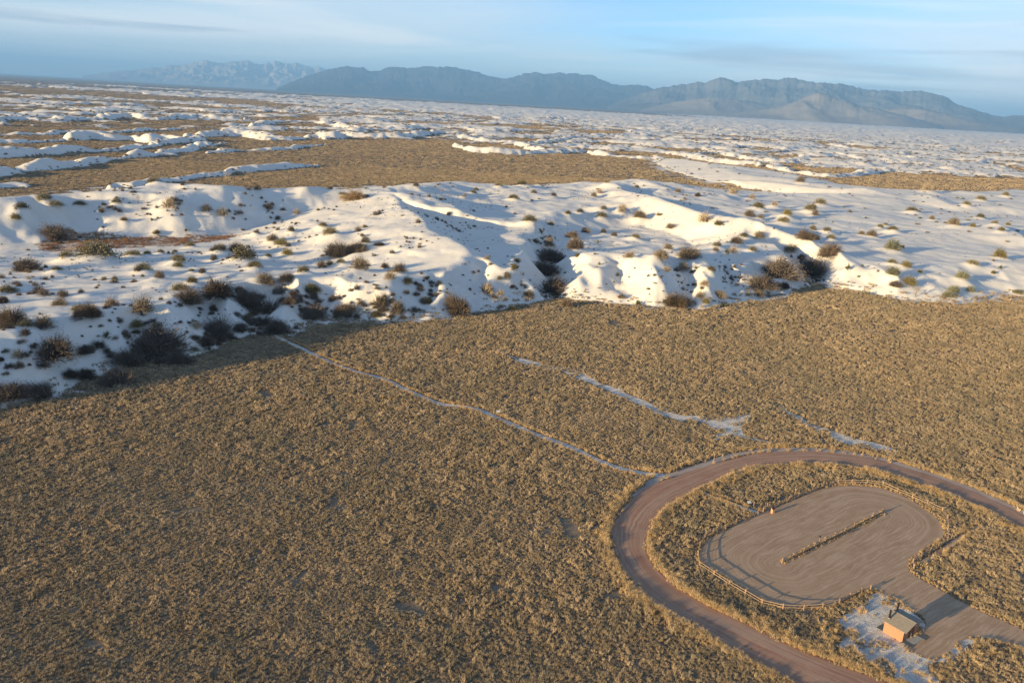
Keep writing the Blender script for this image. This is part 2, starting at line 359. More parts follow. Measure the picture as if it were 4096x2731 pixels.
# ------------------------------------------------------------------ object helpers
def tag(o, label=None, category=None, group=None, kind=None):
    for k, v in (('label', label), ('category', category), ('group', group), ('kind', kind)):
        if v: o[k] = v
    return o
def link(o, parent=None):
    COL.objects.link(o)
    if parent is not None: o.parent = parent
    return o
def mesh_obj(name, verts, faces, mat, parent=None, smooth=False):
    me = bpy.data.meshes.new(name); me.from_pydata([tuple(map(float, v)) for v in verts], [], faces); me.update()
    if mat: me.materials.append(mat)
    if smooth: me.shade_smooth()
    return link(bpy.data.objects.new(name, me), parent)
def empty(name, loc, rz=0):
    o = bpy.data.objects.new(name, None); o.empty_display_size = .5; o.location = loc; o.rotation_euler = (0, 0, rz); return link(o)
class MB:
    def __init__(s): s.v = []; s.f = []
    def box(s, c, d, rz=0, rot=None, taper=1.0, bev=0.0):
        b = len(s.v); R = Matrix.Rotation(rz, 3, 'Z') if rot is None else rot
        hx, hy, hz = d[0] / 2, d[1] / 2, d[2] / 2
        if bev:
            # chamfered upright edges and top: two octagonal rings and a cap
            for z, k in ((-hz, 1), (hz - bev, taper), (hz, taper * (1 - 1.6 * bev / max(d[0], d[1])))):
                for x, y in ((-hx + bev, -hy), (hx - bev, -hy), (hx, -hy + bev), (hx, hy - bev), (hx - bev, hy), (-hx + bev, hy), (-hx, hy - bev), (-hx, -hy + bev)):
                    s.v.append(tuple(Vector(c) + R @ Vector((x * k, y * k, z))))
            for r in (0, 8):
                for i in range(8): s.f.append((b + r + i, b + r + (i + 1) % 8, b + r + 8 + (i + 1) % 8, b + r + 8 + i))
            s.f.append(tuple(b + 16 + i for i in range(8))); s.f.append(tuple(b + 7 - i for i in range(8)))
            return s
        for z, k in ((-hz, 1), (hz, taper)):
            for x, y in ((-hx, -hy), (hx, -hy), (hx, hy), (-hx, hy)):
                s.v.append(tuple(Vector(c) + R @ Vector((x * k, y * k, z))))
        s.f += [(b + 3, b + 2, b + 1, b), (b + 4, b + 5, b + 6, b + 7)] + [(b + i, b + (i + 1) % 4, b + 4 + (i + 1) % 4, b + 4 + i) for i in range(4)]
        return s
    def tube(s, p, q, r0, r1=None, n=8, cap=True):
        r1 = r0 if r1 is None else r1; p = Vector(p); q = Vector(q); a = (q - p).normalized()
        t = a.cross(Vector((0, 0, 1)) if abs(a.z) < .9 else Vector((1, 0, 0))).normalized(); u = a.cross(t); b = len(s.v)
        for c, r in ((p, r0), (q, r1)):
            for i in range(n):
                w = 2 * math.pi * i / n; s.v.append(tuple(c + (t * math.cos(w) + u * math.sin(w)) * r))
        s.f += [(b + i, b + (i + 1) % n, b + n + (i + 1) % n, b + n + i) for i in range(n)]
        if cap: s.f += [tuple(b + n - 1 - i for i in range(n)), tuple(b + n + i for i in range(n))]
        return s
    def build(s, name, mat, parent=None, smooth=False): return mesh_obj(name, s.v, s.f, mat, parent, smooth)

def material(name):
    m = bpy.data.materials.new(name); m.use_nodes = True; nt = m.node_tree; b = nt.nodes['Principled BSDF']
    b.inputs['Specular IOR Level'].default_value = .15; b.inputs['Roughness'].default_value = .9
    return m, nt, b
def objcoord(nt): return N(nt, 'ShaderNodeTexCoord').outputs['Object']
def bump(nt, b, h, strength=.5, dist=.05):
    n = N(nt, 'ShaderNodeBump'); setin(n, Strength=strength, Distance=dist); L(nt, h, n.inputs['Height']); L(nt, n.outputs[0], b.inputs['Normal']); return n
def simple_mat(name, c0, c1, scale=6.0, rough=.85, bmp=0.0, rnd=0.0, metal=0.0, stretch=(1, 1, 1)):
    m, nt, b = material(name); v = mapping(nt, objcoord(nt), scale=stretch); n = noise(nt, v, scale, 5, .6)
    c = mix(nt, ramp(nt, n, [(.3, 0.0), (.7, 1.0)]), c0, c1)
    if rnd:
        h = N(nt, 'ShaderNodeHueSaturation'); oi = N(nt, 'ShaderNodeObjectInfo')
        L(nt, c, h.inputs['Color']); L(nt, math_(nt, 'ADD', math_(nt, 'MULTIPLY', oi.outputs['Random'], 2 * rnd), 1 - rnd), h.inputs['Value']); c = h.outputs[0]
    L(nt, c, b.inputs['Base Color']); b.inputs['Roughness'].default_value = rough; b.inputs['Metallic'].default_value = metal
    if bmp: bump(nt, b, n, bmp, .02)
    return m

# ------------------------------------------------------------------ ground material
def ground_material():
    m, nt, b = material("desert_ground")
    co = objcoord(nt)
    sa = N(nt, 'ShaderNodeAttribute', attribute_name='sand').outputs['Fac']
    rd = N(nt, 'ShaderNodeAttribute', attribute_name='red').outputs['Fac']
    flat = mapping(nt, co, scale=(1, 1, .15))
    nb = noise(nt, flat, .012, 4, .6); nm = noise(nt, flat, .35, 5, .65); nf = noise(nt, flat, 2.2, 4, .7)
    soil = mix(nt, ramp(nt, nm, [(.35, 0.0), (.65, 1.0)]), (.225, .170, .115), (.35, .26, .17))
    soil = mix(nt, ramp(nt, nb, [(.42, 0.0), (.62, 1.0)]), soil, (.34, .245, .155))
    soil = mix(nt, ramp(nt, nf, [(.42, .75), (.58, 0.0)]), soil, (.145, .115, .085))
    soil = mix(nt, ramp(nt, nf, [(.63, 0.0), (.74, .8)]), soil, (.40, .37, .33))
    redc = mix(nt, ramp(nt, nf, [(.4, 0.0), (.6, 1.0)]), (.31, .15, .075), (.38, .25, .14))
    redf = math_(nt, 'MULTIPLY', rd, ramp(nt, noise(nt, flat, .5, 5, .7), [(.40, 0.0), (.52, 1.0)]))
    sand = mix(nt, ramp(nt, noise(nt, co, .06, 4, .55), [(.35, 0.0), (.65, 1.0)]), (.745, .685, .60), (.80, .745, .665))
    # sparse litter and footprints on the sand
    lit = ramp(nt, noise(nt, co, .7, 7, .78), [(.57, 0.0), (.73, .65)])
    sand = mix(nt, lit, sand, (.52, .45, .35))
    edge = math_(nt, 'ADD', math_(nt, 'MULTIPLY', math_(nt, 'SUBTRACT', noise(nt, flat, .6, 5, .7), .5), .9), sa)
    sf = ramp(nt, edge, [(.40, 0.0), (.58, 1.0)])
    base = mix(nt, redf, mix(nt, sf, soil, sand), redc)
    L(nt, base, b.inputs['Base Color'])
    hs = math_(nt, 'ADD', math_(nt, 'MULTIPLY', noise(nt, co, .45, 5, .5), .16), math_(nt, 'MULTIPLY', noise(nt, mapping(nt, co, rot=(0, 0, .6), scale=(1, .3, 1)), 4.0, 2, .5), .018))
    hg = math_(nt, 'ADD', math_(nt, 'MULTIPLY', nf, .16), math_(nt, 'MULTIPLY', nm, .30))
    hm = N(nt, 'ShaderNodeMix'); L(nt, sf, hm.inputs[0]); L(nt, hg, hm.inputs[2]); L(nt, hs, hm.inputs[3])
    bump(nt, b, hm.outputs[0], .8, 1.0)
    b.inputs['Specular IOR Level'].default_value = .05
    return m
MAT_GROUND = ground_material()

# ------------------------------------------------------------------ layout traced on the flat
def jitter(P, a, s=0, w=1.2):
    P = np.asarray(P); return [(x + a * float(vnoise(np.array(x / w), np.array(y / w), s)), y + a * float(vnoise(np.array(x / w), np.array(y / w), s + 9))) for x, y in P]
R_OUT = pts(ZR, [(2000, 1850), (1500, 1590), (1250, 1465), (1085, 1384), (1000, 1340), (900, 1290), (780, 1225), (650, 1150), (520, 1075), (400, 1010), (300, 950), (215, 880), (150, 800), (100, 720), (75, 650), (60, 580),
    (75, 500), (110, 430), (170, 370), (240, 320), (330, 272), (420, 243), (520, 208), (640, 168), (760, 136), (880, 114), (1000, 104), (1150, 102), (1300, 110), (1450, 130),
    (1600, 165), (1750, 210), (1900, 260), (2050, 316), (2200, 380), (2352, 455), (2700, 630), (3200, 900)])
R_IN = pts(ZR, [(2500, 1800), (2050, 1580), (1780, 1460), (1600, 1384), (1500, 1345), (1400, 1310), (1250, 1250), (1100, 1190), (950, 1120), (800, 1050), (650, 980), (500, 900), (400, 830), (320, 750), (275, 680), (262, 620),
    (275, 560), (310, 490), (360, 430), (420, 385), (500, 340), (555, 310), (650, 268), (750, 225), (850, 195), (950, 182), (1050, 174), (1200, 176), (1350, 184), (1450, 198),
    (1600, 228), (1700, 262), (1800, 296), (1950, 350), (2100, 412), (2200, 458), (2352, 540), (2600, 680), (3100, 960)])
R_OUT = smooth_line(R_OUT, 1.0); R_IN = smooth_line(R_IN, 1.0)
ROAD = R_OUT + R_IN[::-1]
LOT = smooth_line(pts(ZR, [(1505, 858), (1450, 876), (1385, 906), (1325, 936), (1235, 956), (1130, 962), (1015, 955), (905, 925), (815, 870), (725, 815), (640, 765), (570, 718), (560, 670), (575, 620), (610, 588), (680, 545), (760, 507), (870, 455), (950, 422), (1010, 398), (1100, 361), (1180, 328), (1250, 305),
    (1330, 293), (1450, 293), (1560, 305), (1650, 335), (1750, 388), (1830, 440), (1880, 490), (1905, 540), (1895, 582), (1830, 622), (1760, 672), (1722, 702), (1712, 740), (1740, 782), (1830, 837), (1930, 893), (2060, 963), (2200, 1025), (2352, 1092), (2700, 1250),
    (2800, 1420), (2500, 1255), (2352, 1193), (2250, 1162), (2150, 1138), (2060, 1132), (1990, 1158), (1945, 1205), (1900, 1240), (1845, 1258), (1790, 1240), (1720, 1200), (1690, 1165), (1800, 1080), (1790, 1020), (1720, 975), (1650, 925), (1590, 895), (1560, 875)]), .8)
LOT = jitter(LOT, .22, 3)
GYP_BLD = smooth_line(pts(ZR, [(1560, 880), (1610, 905), (1680, 950), (1740, 990), (1790, 1040), (1800, 1080), (1700, 1150), (1720, 1195), (1800, 1245), (1850, 1262), (1905, 1240), (1960, 1190), (2030, 1140), (2110, 1150), (2030, 1185), (1960, 1250), (1830, 1285), (1830, 1310), (1890, 1384), (1980, 1470), (1850, 1480),
    (1720, 1400), (1640, 1355), (1560, 1310), (1500, 1265), (1420, 1240), (1330, 1205), (1345, 1150), (1370, 1110), (1350, 1070), (1310, 1040), (1390, 990), (1470, 940), (1520, 895)]), 1.0)
GYP_WASH = smooth_line(pts(ZX, [(-150, 820), (0, 848), (150, 868), (260, 884), (370, 878), (460, 860), (490, 848), (512, 880), (445, 930), (452, 960), (482, 1000), (560, 1022), (690, 1040), (600, 1043), (500, 1022), (420, 1002), (340, 1002), (255, 1028), (300, 980), (330, 960), (250, 948), (180, 905), (80, 884), (0, 876), (-150, 850)]), 1.5)
GYP_WASH2 = smooth_line(pts(ZX, [(660, 762), (705, 790), (780, 842), (850, 870), (900, 905), (970, 932), (1070, 962), (1120, 985), (1220, 1015), (1310, 1035), (1400, 1058), (1520, 1105), (1400, 1100), (1300, 1085), (1200, 1060), (1110, 1050), (1050, 1005), (950, 955), (890, 930), (780, 862), (690, 800)]), 1.5)
WASH_LINE = smooth_line(pts(ZT, [(1480, 325), (1560, 350), (1640, 370), (1720, 385), (1800, 410), (1850, 432), (1900, 455), (1960, 480), (2020, 505), (2080, 535), (2150, 560), (2220, 590), (2300, 625), (2400, 665)]), 1.5)
TRAIL = smooth_line(pts(ZT, [(150, 205), (200, 230), (280, 265), (350, 300), (400, 325), (460, 350), (540, 380), (620, 405), (700, 425), (760, 445), (820, 475), (870, 500), (940, 530), (1010, 560), (1070, 578), (1130, 585), (1200, 592), (1260, 605),
    (1330, 635), (1400, 665), (1460, 690), (1520, 715), (1600, 750), (1700, 785), (1800, 825), (1900, 875), (2000, 915), (2080, 940), (2160, 955), (2230, 965), (2290, 968)]), 1.0)
TRAIL2 = smooth_line(pts(ZR, [(555, 318), (610, 345), (690, 375), (760, 400), (830, 425), (885, 438)]), .6)
SPUR = smooth_line(pts(ZR, [(2110, 510), (2000, 575), (1900, 650), (1800, 715)]), .8)
SHOULDER = smooth_line(pts(ZR, [(200, 355), (320, 255), (420, 228), (520, 192), (640, 152), (760, 120), (880, 100), (1000, 93), (1150, 91), (1300, 100), (1450, 120), (1600, 155), (1750, 200), (1900, 250), (2050, 305), (2200, 370), (2352, 445), (2700, 620)]), 1.0)
SHOULDER_IN = smooth_line(pts(ZR, [(470, 895), (540, 930), (620, 970), (700, 1015), (760, 1042)]), 1.0)

# ------------------------------------------------------------------ shrub survey (x, base y, width in sheet units, kind)
S1 = [(150,650,140,'d'),(340,660,70,'m'),(40,768,120,'m'),(15,835,70,'d'),(90,960,180,'b'),(575,605,200,'m'),(795,578,95,'m'),(885,562,50,'m'),(960,548,45,'m'),(1045,542,40,'m'),(1140,512,60,'m'),(395,602,90,'m'),
(865,667,110,'m'),(955,702,90,'g'),(1060,605,90,'m'),(1060,635,65,'o'),(1145,657,42,'m'),(1210,667,62,'g'),(1280,597,60,'g'),(1085,757,115,'m'),(1155,727,78,'o'),(1310,545,95,'m'),(1405,535,90,'d'),(1450,605,180,'m'),(1530,645,100,'m'),
(1685,505,95,'o'),(1630,482,80,'g'),(1740,422,60,'g'),(1660,412,40,'m'),(1970,452,120,'m'),(2030,550,140,'d'),(1120,840,170,'b'),(1300,795,185,'b'),(1420,775,75,'b'),(1470,860,200,'d'),(1540,825,100,'d'),(1590,745,115,'g'),(1715,735,95,'b'),
(1860,768,108,'o'),(1820,672,100,'m'),(1730,845,95,'d'),(1870,935,155,'d'),(1640,1005,175,'d'),(2040,915,125,'b'),(1310,1035,240,'d'),(1440,1015,100,'d'),(1240,1095,115,'d'),(935,1155,330,'d'),(1080,1190,170,'d'),(780,1195,175,'d'),(820,988,85,'o'),
(940,982,85,'m'),(850,890,175,'g'),(530,922,130,'b'),(475,880,110,'m'),(360,852,95,'g'),(330,1150,255,'d'),(500,1145,105,'d'),(265,988,120,'g'),(150,972,110,'m'),(640,1052,58,'y'),(210,1097,36,'o'),(10,1182,50,'d'),(120,1172,110,'p'),
(500,1290,130,'d'),(690,1325,185,'d'),(260,1390,165,'d'),(90,1405,185,'d'),(420,1285,90,'d'),(1168,1062,62,'d'),(1550,1032,60,'g'),(1485,922,55,'o'),(940,442,62,'o'),(905,357,25,'y'),(945,352,25,'y'),(1115,417,30,'y'),(1040,262,56,'b'),
(1240,320,95,'p'),(1335,342,115,'p'),(1005,292,105,'p'),(610,306,72,'p'),(740,352,36,'p'),(275,250,90,'m'),(700,260,60,'m'),(470,274,60,'m'),(330,292,80,'m'),(130,297,85,'m'),(90,357,70,'o'),(350,452,165,'d'),(590,742,25,'y'),(690,707,35,'o'),
(1770,315,62,'p'),(890,172,45,'t'),(920,188,90,'m'),(1360,202,68,'t'),(1530,432,50,'m'),(1600,572,50,'m'),(1930,392,60,'m'),(1710,562,90,'o'),(1480,930,40,'o'),(825,245,40,'t')]
S2 = [(375,248,190,'q'),(205,200,40,'g'),(130,195,35,'g'),(565,187,40,'g'),(780,197,60,'g'),(1100,240,62,'p'),(950,217,42,'t'),(1160,217,60,'m'),(1570,214,52,'g'),(1705,230,42,'g'),(1180,184,36,'o'),(1340,170,62,'m'),(1490,168,90,'m'),(1440,257,80,'m'),
(1388,304,32,'o'),(1000,360,48,'g'),(405,307,18,'y'),(440,552,82,'g'),(535,557,72,'d'),(415,502,42,'o'),(620,617,42,'g'),(270,628,155,'d'),(375,602,140,'d'),(400,738,155,'g'),(280,688,72,'m'),(200,702,62,'m'),(570,717,62,'b'),(665,758,130,'g'),
(610,805,140,'p'),(725,828,82,'o'),(405,787,30,'y'),(70,868,118,'o'),(455,892,26,'y'),(580,857,32,'y'),(265,1022,115,'d'),(345,1005,115,'p'),(540,965,155,'g'),(650,1005,155,'g'),(520,1035,90,'o'),(840,945,105,'o'),(1070,1005,240,'b'),(890,1042,32,'p'),
(800,1002,36,'y'),(765,1032,32,'y'),(1250,880,165,'p'),(1430,852,62,'g'),(1388,792,82,'g'),(1460,682,72,'g'),(1440,732,82,'o'),(1200,742,30,'y'),(1340,802,52,'o'),(1255,662,62,'p'),(1540,902,105,'g'),(1350,892,82,'p'),(1345,977,52,'p'),(1430,992,82,'o'),
(1500,772,30,'y'),(1690,868,265,'d'),(1650,748,235,'d'),(1705,658,200,'d'),(1670,577,92,'g'),(1780,965,105,'b'),(1850,598,135,'b'),(1820,517,88,'b'),(1915,482,72,'g'),(1860,642,52,'o'),(1580,552,62,'o'),(1548,418,112,'m'),(1680,432,62,'o'),
(1800,352,50,'o'),(1880,347,62,'m'),(2025,377,82,'m'),(2040,327,62,'g'),(2160,332,84,'p'),(2280,397,90,'g'),(1975,237,52,'g'),(2010,217,62,'p'),(2060,162,52,'p'),(2260,182,46,'g'),(1910,257,40,'t'),(2040,482,56,'g'),(2110,502,62,'g'),
(2000,542,30,'y'),(2250,522,80,'m'),(2210,672,82,'p'),(2010,692,32,'y'),(2135,767,30,'y'),(2110,812,26,'y'),(2340,772,32,'y'),(1920,862,18,'y'),(2210,782,22,'y')]
S3 = [(385,377,66,'g'),(480,528,135,'d'),(380,487,52,'g'),(160,552,72,'p'),(335,552,112,'g'),(470,622,112,'p'),(370,622,82,'p'),(422,795,152,'b'),(530,607,32,'y'),(610,612,72,'m'),(575,692,72,'p'),(662,748,92,'g'),(560,747,72,'p'),(680,802,42,'y'),
(580,782,60,'o'),(350,787,26,'y'),(210,797,46,'y'),(265,712,26,'y'),(300,632,30,'y'),(95,632,20,'y'),(880,742,82,'g'),(930,662,52,'g'),(820,742,36,'y'),(760,692,42,'p'),(890,690,185,'d'),(990,630,200,'d'),(1015,695,82,'d'),(1150,455,112,'b'),
(1200,427,62,'d'),(1180,382,52,'g'),(1260,392,62,'m'),(1280,432,52,'m'),(1270,550,155,'b'),(1150,630,175,'d'),(1110,542,62,'d'),(1050,522,92,'m'),(880,432,64,'g'),(750,442,78,'d'),(800,422,62,'m'),(700,512,42,'y'),(740,512,82,'p'),(840,502,62,'m'),
(640,497,42,'g'),(650,477,62,'m'),(580,352,122,'p'),(650,362,72,'o'),(325,302,42,'o'),(220,327,62,'g'),(120,292,52,'p'),(820,297,64,'d'),(890,317,52,'g'),(870,267,82,'m'),(1030,302,74,'o'),(1170,282,84,'m'),(1190,302,52,'g'),(1020,347,84,'m'),
(1220,247,82,'m'),(960,247,52,'p'),(1390,277,26,'o'),(740,187,84,'p'),(542,187,38,'d'),(430,172,42,'g'),(200,152,36,'g'),(835,207,52,'p'),(1110,117,52,'g'),(1505,418,64,'g'),(1450,407,38,'g'),(1580,352,32,'m'),(1550,367,42,'m'),(1620,387,62,'m'),
(1620,498,104,'s'),(1672,482,38,'g'),(1840,322,42,'g'),(1960,357,68,'g'),(1915,337,30,'m'),(2065,362,36,'o'),(2040,322,26,'m'),(2190,347,36,'m'),(2260,352,32,'o'),(2225,387,42,'m'),(2110,312,42,'m'),(2210,533,68,'o'),(2220,592,32,'y'),
(2060,577,62,'m'),(1620,572,62,'m'),(1690,587,62,'o'),(1625,642,84,'s'),(1700,692,84,'o'),(1632,692,72,'d'),(1375,602,42,'y'),(1432,642,22,'y'),(1452,582,22,'y'),(1537,610,22,'y'),(1770,617,32,'o'),(2005,653,82,'s'),(1930,743,68,'s'),(1960,717,78,'s'),
(2052,713,62,'s'),(2180,622,32,'o'),(2320,723,48,'s'),(1480,737,62,'s'),(1750,747,52,'t'),(1730,282,62,'m'),(2030,242,42,'m'),(2250,192,42,'m'),(2110,217,52,'m'),(1820,168,74,'p')]
SURVEY = []
for x0, y0, s, lst in ((0, 650, 2091 / 1400, S1), (1200, 650, 1.68, S2), (2400, 650, 2352 / 1696, S3)):
    for x, y, w, k in lst: SURVEY.append((x0 + x / s, y0 + y / s, w / s, k))
sx, sy, sz = hit([s[0] for s in SURVEY], [s[1] for s in SURVEY])
SHRUBS = []
for (px, py, w, k), x, y, z in zip(SURVEY, sx, sy, sz):
    W_ = w * math.sqrt(x * x + y * y + (CAMZ - z) ** 2) / FPX
    SHRUBS.append([px, py, W_, k, x, y])
    if k in 'mgbops' and w > 22 and py < 1150:
        MOUNDS.append((x, y, .78 * W_, .28 * W_ if k == 'm' else .19 * W_))

# ------------------------------------------------------------------ ground sheet
def ground():
    az = np.concatenate([np.linspace(-180, -60, 41)[:-1], np.linspace(-60, -44, 60)[:-1], np.linspace(-44, 44, 1000), np.linspace(44, 60, 60)[1:], np.linspace(60, 180, 41)[1:-1]])
    def geo(a, b, r): n = int(math.log(b / a) / math.log(1 + r)); return list(np.geomspace(a, b, n, endpoint=False))
    rr = geo(8, 150, .12) + geo(150, 280, .0048) + geo(280, 620, .0032) + geo(620, 1500, .0048) + geo(1500, 5000, .0075) + geo(5000, 26000, .013) + geo(26000, 74000, .12) + [74000]
    rr = np.array(rr); a = np.radians(az)
    X = (rr[:, None] * np.sin(a)[None]).ravel(); Y = (rr[:, None] * np.cos(a)[None]).ravel()
    H, S = terrain(X, Y)
    nr, na = len(rr), len(az)
    V = np.stack([X, Y, H], 1); V = np.vstack([V, [[0, 0, 0]]])
    i = np.arange(nr - 1)[:, None] * na; j = np.arange(na)[None]; j2 = (j + 1) % na
    Q = np.stack([i + j, i + j2, i + na + j2, i + na + j], -1).reshape(-1, 4)[:, ::-1]
    c = nr * na; T = np.stack([np.full(na, c), np.arange(na), (np.arange(na) + 1) % na], 1)[:, ::-1]
    me = bpy.data.meshes.new("ground"); me.vertices.add(len(V)); me.vertices.foreach_set('co', V.ravel())
    loops = np.concatenate([Q.ravel(), T.ravel()]); tot = np.concatenate([np.full(len(Q), 4), np.full(len(T), 3)])
    st = np.concatenate([[0], np.cumsum(tot)[:-1]])
    me.loops.add(len(loops)); me.loops.foreach_set('vertex_index', loops.astype(np.int32))
    me.polygons.add(len(tot)); me.polygons.foreach_set('loop_start', st.astype(np.int32))
    me.polygons.foreach_set('use_smooth', np.ones(len(tot), bool)); me.update(calc_edges=True)
    red = np.zeros(len(V)); k = np.where((V[:, 1] < 700) & (V[:, 1] > 250) & (V[:, 0] < 50) & (V[:, 0] > -400))[0]
    red[k] = inside(V[k, 0] + 4 * fbm(V[k, 0] / 8, V[k, 1] / 8, 3, 2), V[k, 1] + 6 * fbm(V[k, 0] / 8, V[k, 1] / 8, 4, 2), RED)
    for nm, d in (('sand', np.append(S, 0)), ('red', red)):
        at = me.attributes.new(nm, 'FLOAT', 'POINT'); at.data.foreach_set('value', d.astype(np.float32))
    me.materials.append(MAT_GROUND)
    o = link(bpy.data.objects.new("ground", me)); tag(o, kind='structure')
    print('ground verts', len(V))
    return o
ground()

# ------------------------------------------------------------------ road, parking surface, sand strips
def gravel(name, c0, c1, c2, tracks):
    m, nt, b = material(name); co = objcoord(nt)
    n1 = noise(nt, co, .22, 5, .6); n2 = noise(nt, co, 3.0, 4, .7); n3 = noise(nt, co, 12, 3, .7)
    c = mix(nt, ramp(nt, n1, [(.35, 0.0), (.65, 1.0)]), c0, c1)
    if tracks is not None: c = mix(nt, math_(nt, 'MULTIPLY', ramp(nt, tracks(nt), [(.44, 0.0), (.64, 1.0)]), .75), c, c2)
    c = mix(nt, ramp(nt, n2, [(.58, 0.0), (.72, .5)]), c, c2)
    c = mix(nt, ramp(nt, n3, [(.30, .45), (.5, 0.0)]), c, [v * .45 for v in c0])
    L(nt, c, b.inputs['Base Color'])
    hgt = math_(nt, 'ADD', math_(nt, 'MULTIPLY', n2, .05), math_(nt, 'MULTIPLY', n3, .03))
    if tracks is not None: hgt = math_(nt, 'ADD', hgt, math_(nt, 'MULTIPLY', tracks(nt), .10))
    bump(nt, b, hgt, .9, .55)
    return m
def road_tracks(nt):
    uv = N(nt, 'ShaderNodeUVMap').outputs[0]
    return noise(nt, mapping(nt, uv, scale=(16, .035, 1)), 1.0, 4, .65, .15)
MED_A = Vector((*ZP(1250, 1090), 0)); MED_B = Vector((*ZQ(685, 505), 0))
def lot_tracks(nt):
    co = objcoord(nt); ab = MED_B - MED_A
    w = N(nt, 'ShaderNodeVectorMath', operation='ADD'); L(nt, co, w.inputs[0])
    wn_ = N(nt, 'ShaderNodeTexNoise'); setin(wn_, Scale=.12, Detail=2.0); L(nt, co, wn_.inputs['Vector'])
    sc_ = N(nt, 'ShaderNodeVectorMath', operation='SCALE'); L(nt, wn_.outputs[1], sc_.inputs[0]); sc_.inputs['Scale'].default_value = 2.0; L(nt, sc_.outputs[0], w.inputs[1])
    pa = N(nt, 'ShaderNodeVectorMath', operation='SUBTRACT'); L(nt, w.outputs[0], pa.inputs[0]); pa.inputs[1].default_value = MED_A
    dt = N(nt, 'ShaderNodeVectorMath', operation='DOT_PRODUCT'); L(nt, pa.outputs[0], dt.inputs[0]); dt.inputs[1].default_value = ab / ab.length_squared
    t = math_(nt, 'MULTIPLY', dt.outputs['Value'], 1.0, True)
    pr = N(nt, 'ShaderNodeVectorMath', operation='SCALE'); pr.inputs[0].default_value = ab; L(nt, t, pr.inputs['Scale'])
    df = N(nt, 'ShaderNodeVectorMath', operation='SUBTRACT'); L(nt, pa.outputs[0], df.inputs[0]); L(nt, pr.outputs[0], df.inputs[1])
    ln = N(nt, 'ShaderNodeVectorMath', operation='LENGTH'); L(nt, df.outputs[0], ln.inputs[0])
    cx = N(nt, 'ShaderNodeCombineXYZ'); L(nt, ln.outputs['Value'], cx.inputs[0]); L(nt, math_(nt, 'MULTIPLY', t, 2.5), cx.inputs[1])
    return noise(nt, cx.outputs[0], 1.9, 4, .7)
MAT_ROAD = gravel("red_gravel_road", (.36, .185, .115), (.43, .245, .155), (.54, .37, .25), road_tracks)
MAT_LOT = gravel("brown_gravel_lot", (.39, .245, .145), (.46, .30, .185), (.60, .43, .29), lot_tracks)
MAT_SHOULDER = gravel("pale_gravel_shoulder", (.40, .30, .235), (.50, .41, .34), (.60, .54, .48), None)
def gypsum_mat():
    m, nt, b = material("gypsum_crust"); co = objcoord(nt)
    n1 = noise(nt, co, .5, 5, .65); n2 = noise(nt, co, 4, 4, .7)
    c = mix(nt, ramp(nt, n1, [(.38, 0.0), (.6, 1.0)]), (.58, .51, .43), (.78, .725, .64)); c = mix(nt, ramp(nt, n2, [(.34, .8), (.5, 0.0)]), c, (.33, .28, .23))
    L(nt, c, b.inputs['Base Color']); bump(nt, b, math_(nt, 'ADD', n2, math_(nt, 'MULTIPLY', n1, 2.0)), .9, .22); return m
MAT_GYP = gypsum_mat()
def ribbon(name, Lp, Rp, mat, z):
    def rs(P, n):
        P = np.asarray(P); s = np.concatenate([[0], np.cumsum(np.hypot(*(P[1:] - P[:-1]).T))]); t = np.linspace(0, s[-1], n)
        return np.stack([np.interp(t, s, P[:, 0]), np.interp(t, s, P[:, 1])], 1), s[-1]
    n = max(len(Lp), len(Rp)); a, la = rs(Lp, n); b, lb = rs(Rp, n); NW = 7
    V = []; F = []
    for i in range(n):
        for j in range(NW):
            t = j / (NW - 1); p = a[i] * (1 - t) + b[i] * t; V.append((p[0], p[1], z + .06 * (1 - (2 * t - 1) ** 2)))
    for i in range(n - 1):
        for j in range(NW - 1): F.append((i * NW + j, i * NW + j + 1, (i + 1) * NW + j + 1, (i + 1) * NW + j))
    o = mesh_obj(name, V, F, mat, smooth=True); uv = o.data.uv_layers.new(name='UVMap')
    for lp in o.data.loops:
        i, j = divmod(lp.vertex_index, NW); uv.data[lp.index].uv = (j / (NW - 1), i / (n - 1) * la)
    return tag(o, kind='structure')
def flip_up(o):
    bm = bmesh.new(); bm.from_mesh(o.data); bmesh.ops.recalc_face_normals(bm, faces=bm.faces)
    if sum(f.normal.z for f in bm.faces) < 0: bmesh.ops.reverse_faces(bm, faces=bm.faces)
    bm.to_mesh(o.data); bm.free(); return o
def sheet(name, P, mat, z):
    o = mesh_obj(name, [(x, y, z) for x, y in P], [tuple(range(len(P)))], mat); flip_up(o); return tag(o, kind='structure')
def strip(name, P, w, mat, z, s=1, wj=.35):
    P = np.asarray(P); V = []; F = []
    for i in range(len(P)):
        d = P[min(i + 1, len(P) - 1)] - P[max(i - 1, 0)]; d = d / (np.hypot(*d) + 1e-9); nrm = np.array([-d[1], d[0]])
        ww = w * (1 + wj * float(vnoise(np.array(i * .31), np.array(.5), s))) / 2; wr = w * (1 + wj * float(vnoise(np.array(i * .27), np.array(4.5), s))) / 2
        V += [(*(P[i] + nrm * ww), z), (*(P[i] - nrm * wr), z)]
    F = [(2 * i, 2 * i + 1, 2 * i + 3, 2 * i + 2) for i in range(len(P) - 1)]
    o = mesh_obj(name, V, F, mat); flip_up(o); return tag(o, kind='structure')
flip_up(ribbon("loop_road", jitter(R_OUT, .25, 21), jitter(R_IN, .25, 27), MAT_ROAD, .04))
sheet("parking_lot", LOT, MAT_LOT, .045)
sheet("gypsum_clearing", jitter(GYP_BLD, .4, 5), MAT_GYP, .02)
sheet("gypsum_wash", jitter(GYP_WASH, .9, 6, 2.5), MAT_GYP, .015)
sheet("gypsum_wash", jitter(GYP_WASH2, .9, 7, 2.5), MAT_GYP, .015)
strip("gypsum_wash", WASH_LINE, 4.6, MAT_GYP, .011, 4, .7)
